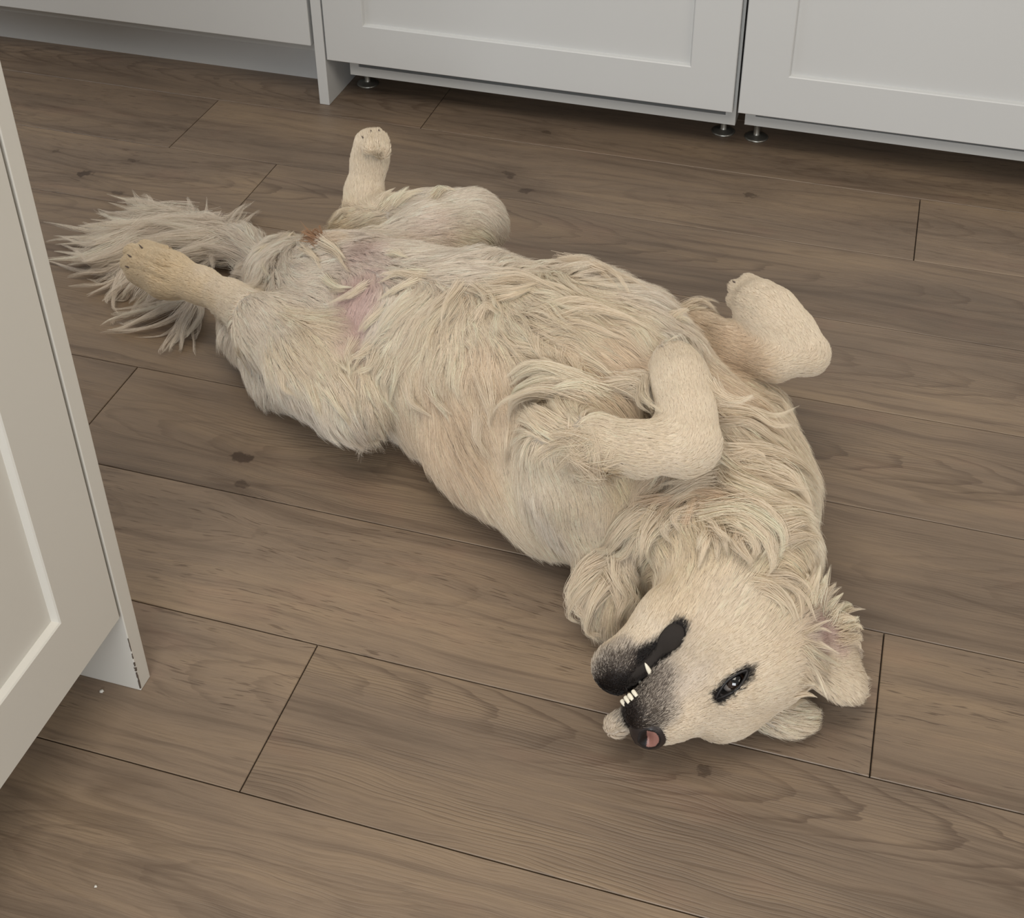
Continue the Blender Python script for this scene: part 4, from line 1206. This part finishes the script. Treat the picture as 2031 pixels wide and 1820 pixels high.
# eye
M_EYE, nt, b = new_mat('eye_ball'); t = NT(nt)
b.inputs['Roughness'].default_value = .05; b.inputs['Coat Weight'].default_value = 1.0
ec = EYE_S
gz_dir = Vector(CAM - ec).normalized()
gz_look = (gz_dir + Vector(RC[:, 0]) * .22 + Vector(RC[:, 1]) * .22).normalized()
er = .0128
ecen = Vector(ec) - gz_dir * (er + .0008)
a_ = t.n('ShaderNodeAttribute', attribute_name='tint'); nt.links.new(a_.outputs['Color'], b.inputs['Base Color'])
def eye_col(c):
    d = math.acos(max(-1, min(1, c.dot(gz_look))))
    if d < .46: return srgb(8, 6, 6)[:3]
    if d < .88: return srgb(40, 27, 20)[:3]
    if d < .98: return srgb(22, 16, 14)[:3]
    return srgb(140, 132, 126)[:3]
ball_mesh('eye', M_EYE, 5, lambda c: ecen + c * er, eye_col)
# eyelids: an almond rim around the ball
M_LID, nt, b = simple('lid_skin', (24, 19, 18), .5)
def tube_loop(name, pts, rads, mat, n=10):
    bm = bmesh.new(); rings = []
    m = len(pts)
    for i in range(m):
        p = Vector(pts[i]); tg = (Vector(pts[(i + 1) % m]) - Vector(pts[i - 1])).normalized()
        a = tg.cross(gz_dir).normalized(); b2 = tg.cross(a).normalized()
        rings.append([bm.verts.new(p + (a * math.cos(q * 2 * math.pi / n) + b2 * math.sin(q * 2 * math.pi / n)) * rads[i]) for q in range(n)])
    for i in range(m):
        A_, B2 = rings[i], rings[(i + 1) % m]
        for q in range(n): bm.faces.new((A_[q], A_[(q + 1) % n], B2[(q + 1) % n], B2[q]))
    return P_(bm_obj(name, bm, mat, DOG, smooth=True), DOG)
lp = [Vector(p) + gz_dir * .0003 for p in ALM3]
fine_ = []
m = len(lp)
for i in range(m):
    a, b2, c, d = lp[i - 1], lp[i], lp[(i + 1) % m], lp[(i + 2) % m]
    for f_ in (0, .25, .5, .75):
        fine_.append(.5 * (2 * b2 + (c - a) * f_ + (2 * a - 5 * b2 + 4 * c - d) * f_ ** 2 + (3 * b2 - a - 3 * c + d) * f_ ** 3))
tube_loop('eyelid', fine_, [.0015] * len(fine_), M_LID)
# teeth
M_TOOTH, nt, b = simple('tooth_enamel', (232, 224, 204), .25)
def tooth(p0, p1, r, flat=.7, blunt=False):
    """p0 root, p1 tip as (u, v)"""
    a = hit(*p0); c0 = hit(*p1)
    if a is None: return
    a = np.array(a); n_ = grad(a[None])[0]
    c = c0 if c0 is not None else at(*p1, a[2])
    c = np.array(c); ax = c - a
    if np.linalg.norm(ax) > .02:
        d = ray(*p1); d = d / np.linalg.norm(d); c = CAM + d * np.linalg.norm(a - CAM); ax = c - a
    lift = (CAM - a) / np.linalg.norm(CAM - a)
    a = a + lift * .0022; c = c + lift * .0034
    ax = Vector(c - a); L_ = ax.length; ax.normalize()
    s1 = ax.cross(Vector(lift)).normalized(); s2 = ax.cross(s1).normalized()
    bm = bmesh.new(); rings = []; n = 12
    prof = [(-.15, .8), (.1, 1.0), (.35, .98), (.6, .8), (.8, .55), (.93, .3), (1.0, .08)]
    if blunt: prof = [(-.15, .75), (.1, .9), (.4, 1.0), (.7, 1.0), (.88, .88), (.97, .6), (1.0, .25)]
    for tq, rq in prof:
        rings.append([bm.verts.new(Vector(a) + ax * (L_ * tq) + s1 * (r * rq * math.cos(q * 2 * math.pi / n)) + s2 * (r * flat * rq * math.sin(q * 2 * math.pi / n))) for q in range(n)])
    for A_, B2 in zip(rings, rings[1:]):
        for q in range(n): bm.faces.new((A_[q], A_[(q + 1) % n], B2[(q + 1) % n], B2[q]))
    bm.faces.new(rings[0][::-1]); bm.faces.new(rings[-1])
    P_(bm_obj('tooth', bm, M_TOOTH, DOG, smooth=True), DOG)
for a, c, r in [((1290, 1335), (1279, 1314), .0024), ((1240, 1398), (1232, 1387), .0024), ((1247, 1392), (1239, 1380), .0024), ((1254, 1386), (1246, 1375), .0023), ((1262, 1379), (1254, 1368), .0022),
                ((1255, 1371), (1250, 1367), .0013), ((1261, 1366), (1256, 1362), .0013), ((1271, 1357), (1268, 1347), .0018)]: tooth(a, c, r, blunt=(a[0] < 1280))
# the bare black lip at the corner of the mouth
def blob(name, mat, pts, n=14):
    """a smooth flattened roll through (u, v, radius cm, raise cm)"""
    H3 = [hit(u, v) if hit(u, v) is not None else np.array(bvh.find_nearest(Vector(at(u, v, .09)))[0]) for u, v, _, _ in pts]
    P3 = [(Vector(h_), Vector(grad(h_[None])[0]), q[2] * .01, q[3] * .01) for h_, q in zip(H3, pts)]
    C_ = crom(np.array([list(p + nrm * z) for p, nrm, r, z in P3]), 24); Rr = crom(np.array([[r, 0, 0] for _, _, r, _ in P3]), 24)[:, 0]; Nn = crom(np.array([list(nrm) for _, nrm, _, _ in P3]), 24)
    bm = bmesh.new(); rings = []
    for i in range(24):
        tg = Vector(C_[min(i + 1, 23)] - C_[max(i - 1, 0)]).normalized(); nn = Vector(Nn[i]); nn = (nn - tg * nn.dot(tg)).normalized(); s1 = tg.cross(nn)
        e = math.sqrt(max(0, 1 - ((i / 23) * 2 - 1) ** 6)) + .02
        rings.append([bm.verts.new(Vector(C_[i]) + s1 * Rr[i] * e * math.cos(q * 2 * math.pi / n) + nn * Rr[i] * .30 * e * math.sin(q * 2 * math.pi / n)) for q in range(n)])
    for A_, B2 in zip(rings, rings[1:]):
        for q in range(n): bm.faces.new((A_[q], A_[(q + 1) % n], B2[(q + 1) % n], B2[q]))
    bm.faces.new(rings[0][::-1]); bm.faces.new(rings[-1])
    return P_(bm_obj(name, bm, mat, DOG, smooth=True), DOG)
M_LIP, nt, b = simple('lip_skin', (42, 36, 32), .62, .35)
_n = nt.nodes.new('ShaderNodeTexNoise'); _n.inputs['Scale'].default_value = 350; _b = nt.nodes.new('ShaderNodeBump'); _b.inputs['Distance'].default_value = .0008; _b.inputs['Strength'].default_value = .5
nt.links.new(_n.outputs[0], _b.inputs['Height']); nt.links.new(_b.outputs[0], b.inputs['Normal'])
lip = blob('lip', M_LIP, [(1352, 1237, .85, .0), (1342, 1251, 1.15, .05), (1326, 1272, 1.1, .12), (1312, 1289, .75, .0), (1298, 1304, .7, .0), (1282, 1322, .85, -.02), (1262, 1343, .8, -.05), (1243, 1363, .65, -.08), (1228, 1380, .4, -.1)])
# claws
M_CLAW, nt, b = simple('claw_horn', (84, 70, 62), .4)
def claw(u0, v0, u1, v1, r=.0013):
    a = hit(u0, v0)
    if a is None: return
    n0 = len([o for o in DOG.children if o.name.startswith('tooth')])
    lift = (CAM - a) / np.linalg.norm(CAM - a); d = ray(u1, v1); d = d / np.linalg.norm(d); c = CAM + d * np.linalg.norm(a - CAM)
    ax = Vector(c - a); L_ = ax.length; ax.normalize(); s1 = ax.cross(Vector(lift)).normalized(); s2 = ax.cross(s1).normalized()
    bm = bmesh.new(); rings = []; n = 10
    for tq, rq in [(-.3, 1), (.2, 1.0), (.6, .75), (.85, .45), (1, .1)]:
        rings.append([bm.verts.new(Vector(a) + Vector(lift) * .0008 * (1 - tq) + ax * (L_ * tq) + s1 * (r * rq * math.cos(q * 2 * math.pi / n)) + s2 * (r * rq * math.sin(q * 2 * math.pi / n))) for q in range(n)])
    for A_, B2 in zip(rings, rings[1:]):
        for q in range(n): bm.faces.new((A_[q], A_[(q + 1) % n], B2[(q + 1) % n], B2[q]))
    bm.faces.new(rings[0][::-1]); bm.faces.new(rings[-1])
    P_(bm_obj('claw', bm, M_CLAW, DOG, smooth=True), DOG)
for c in [(284, 494, 275, 484), (262, 511, 252, 504), (257, 531, 247, 527), (722, 276, 717, 269), (737, 264, 735, 257), (752, 262, 751, 256),
          (1460, 562, 1452, 556), (1449, 582, 1442, 578), (1318, 690, 1310, 684), (1338, 684, 1331, 677)]: claw(*c)

for ch in DOG.children:
    k = ch.name.split('.')[0]
    lb = {'nose': 'black leathery nose with a pink nostril', 'eye': 'dark brown half-open eye', 'lip': 'bare black lip at the corner of the mouth', 'tail_plume': 'long pale hair of the tail fanned over the floor'}.get(k)
    if lb: ch['label'] = lb
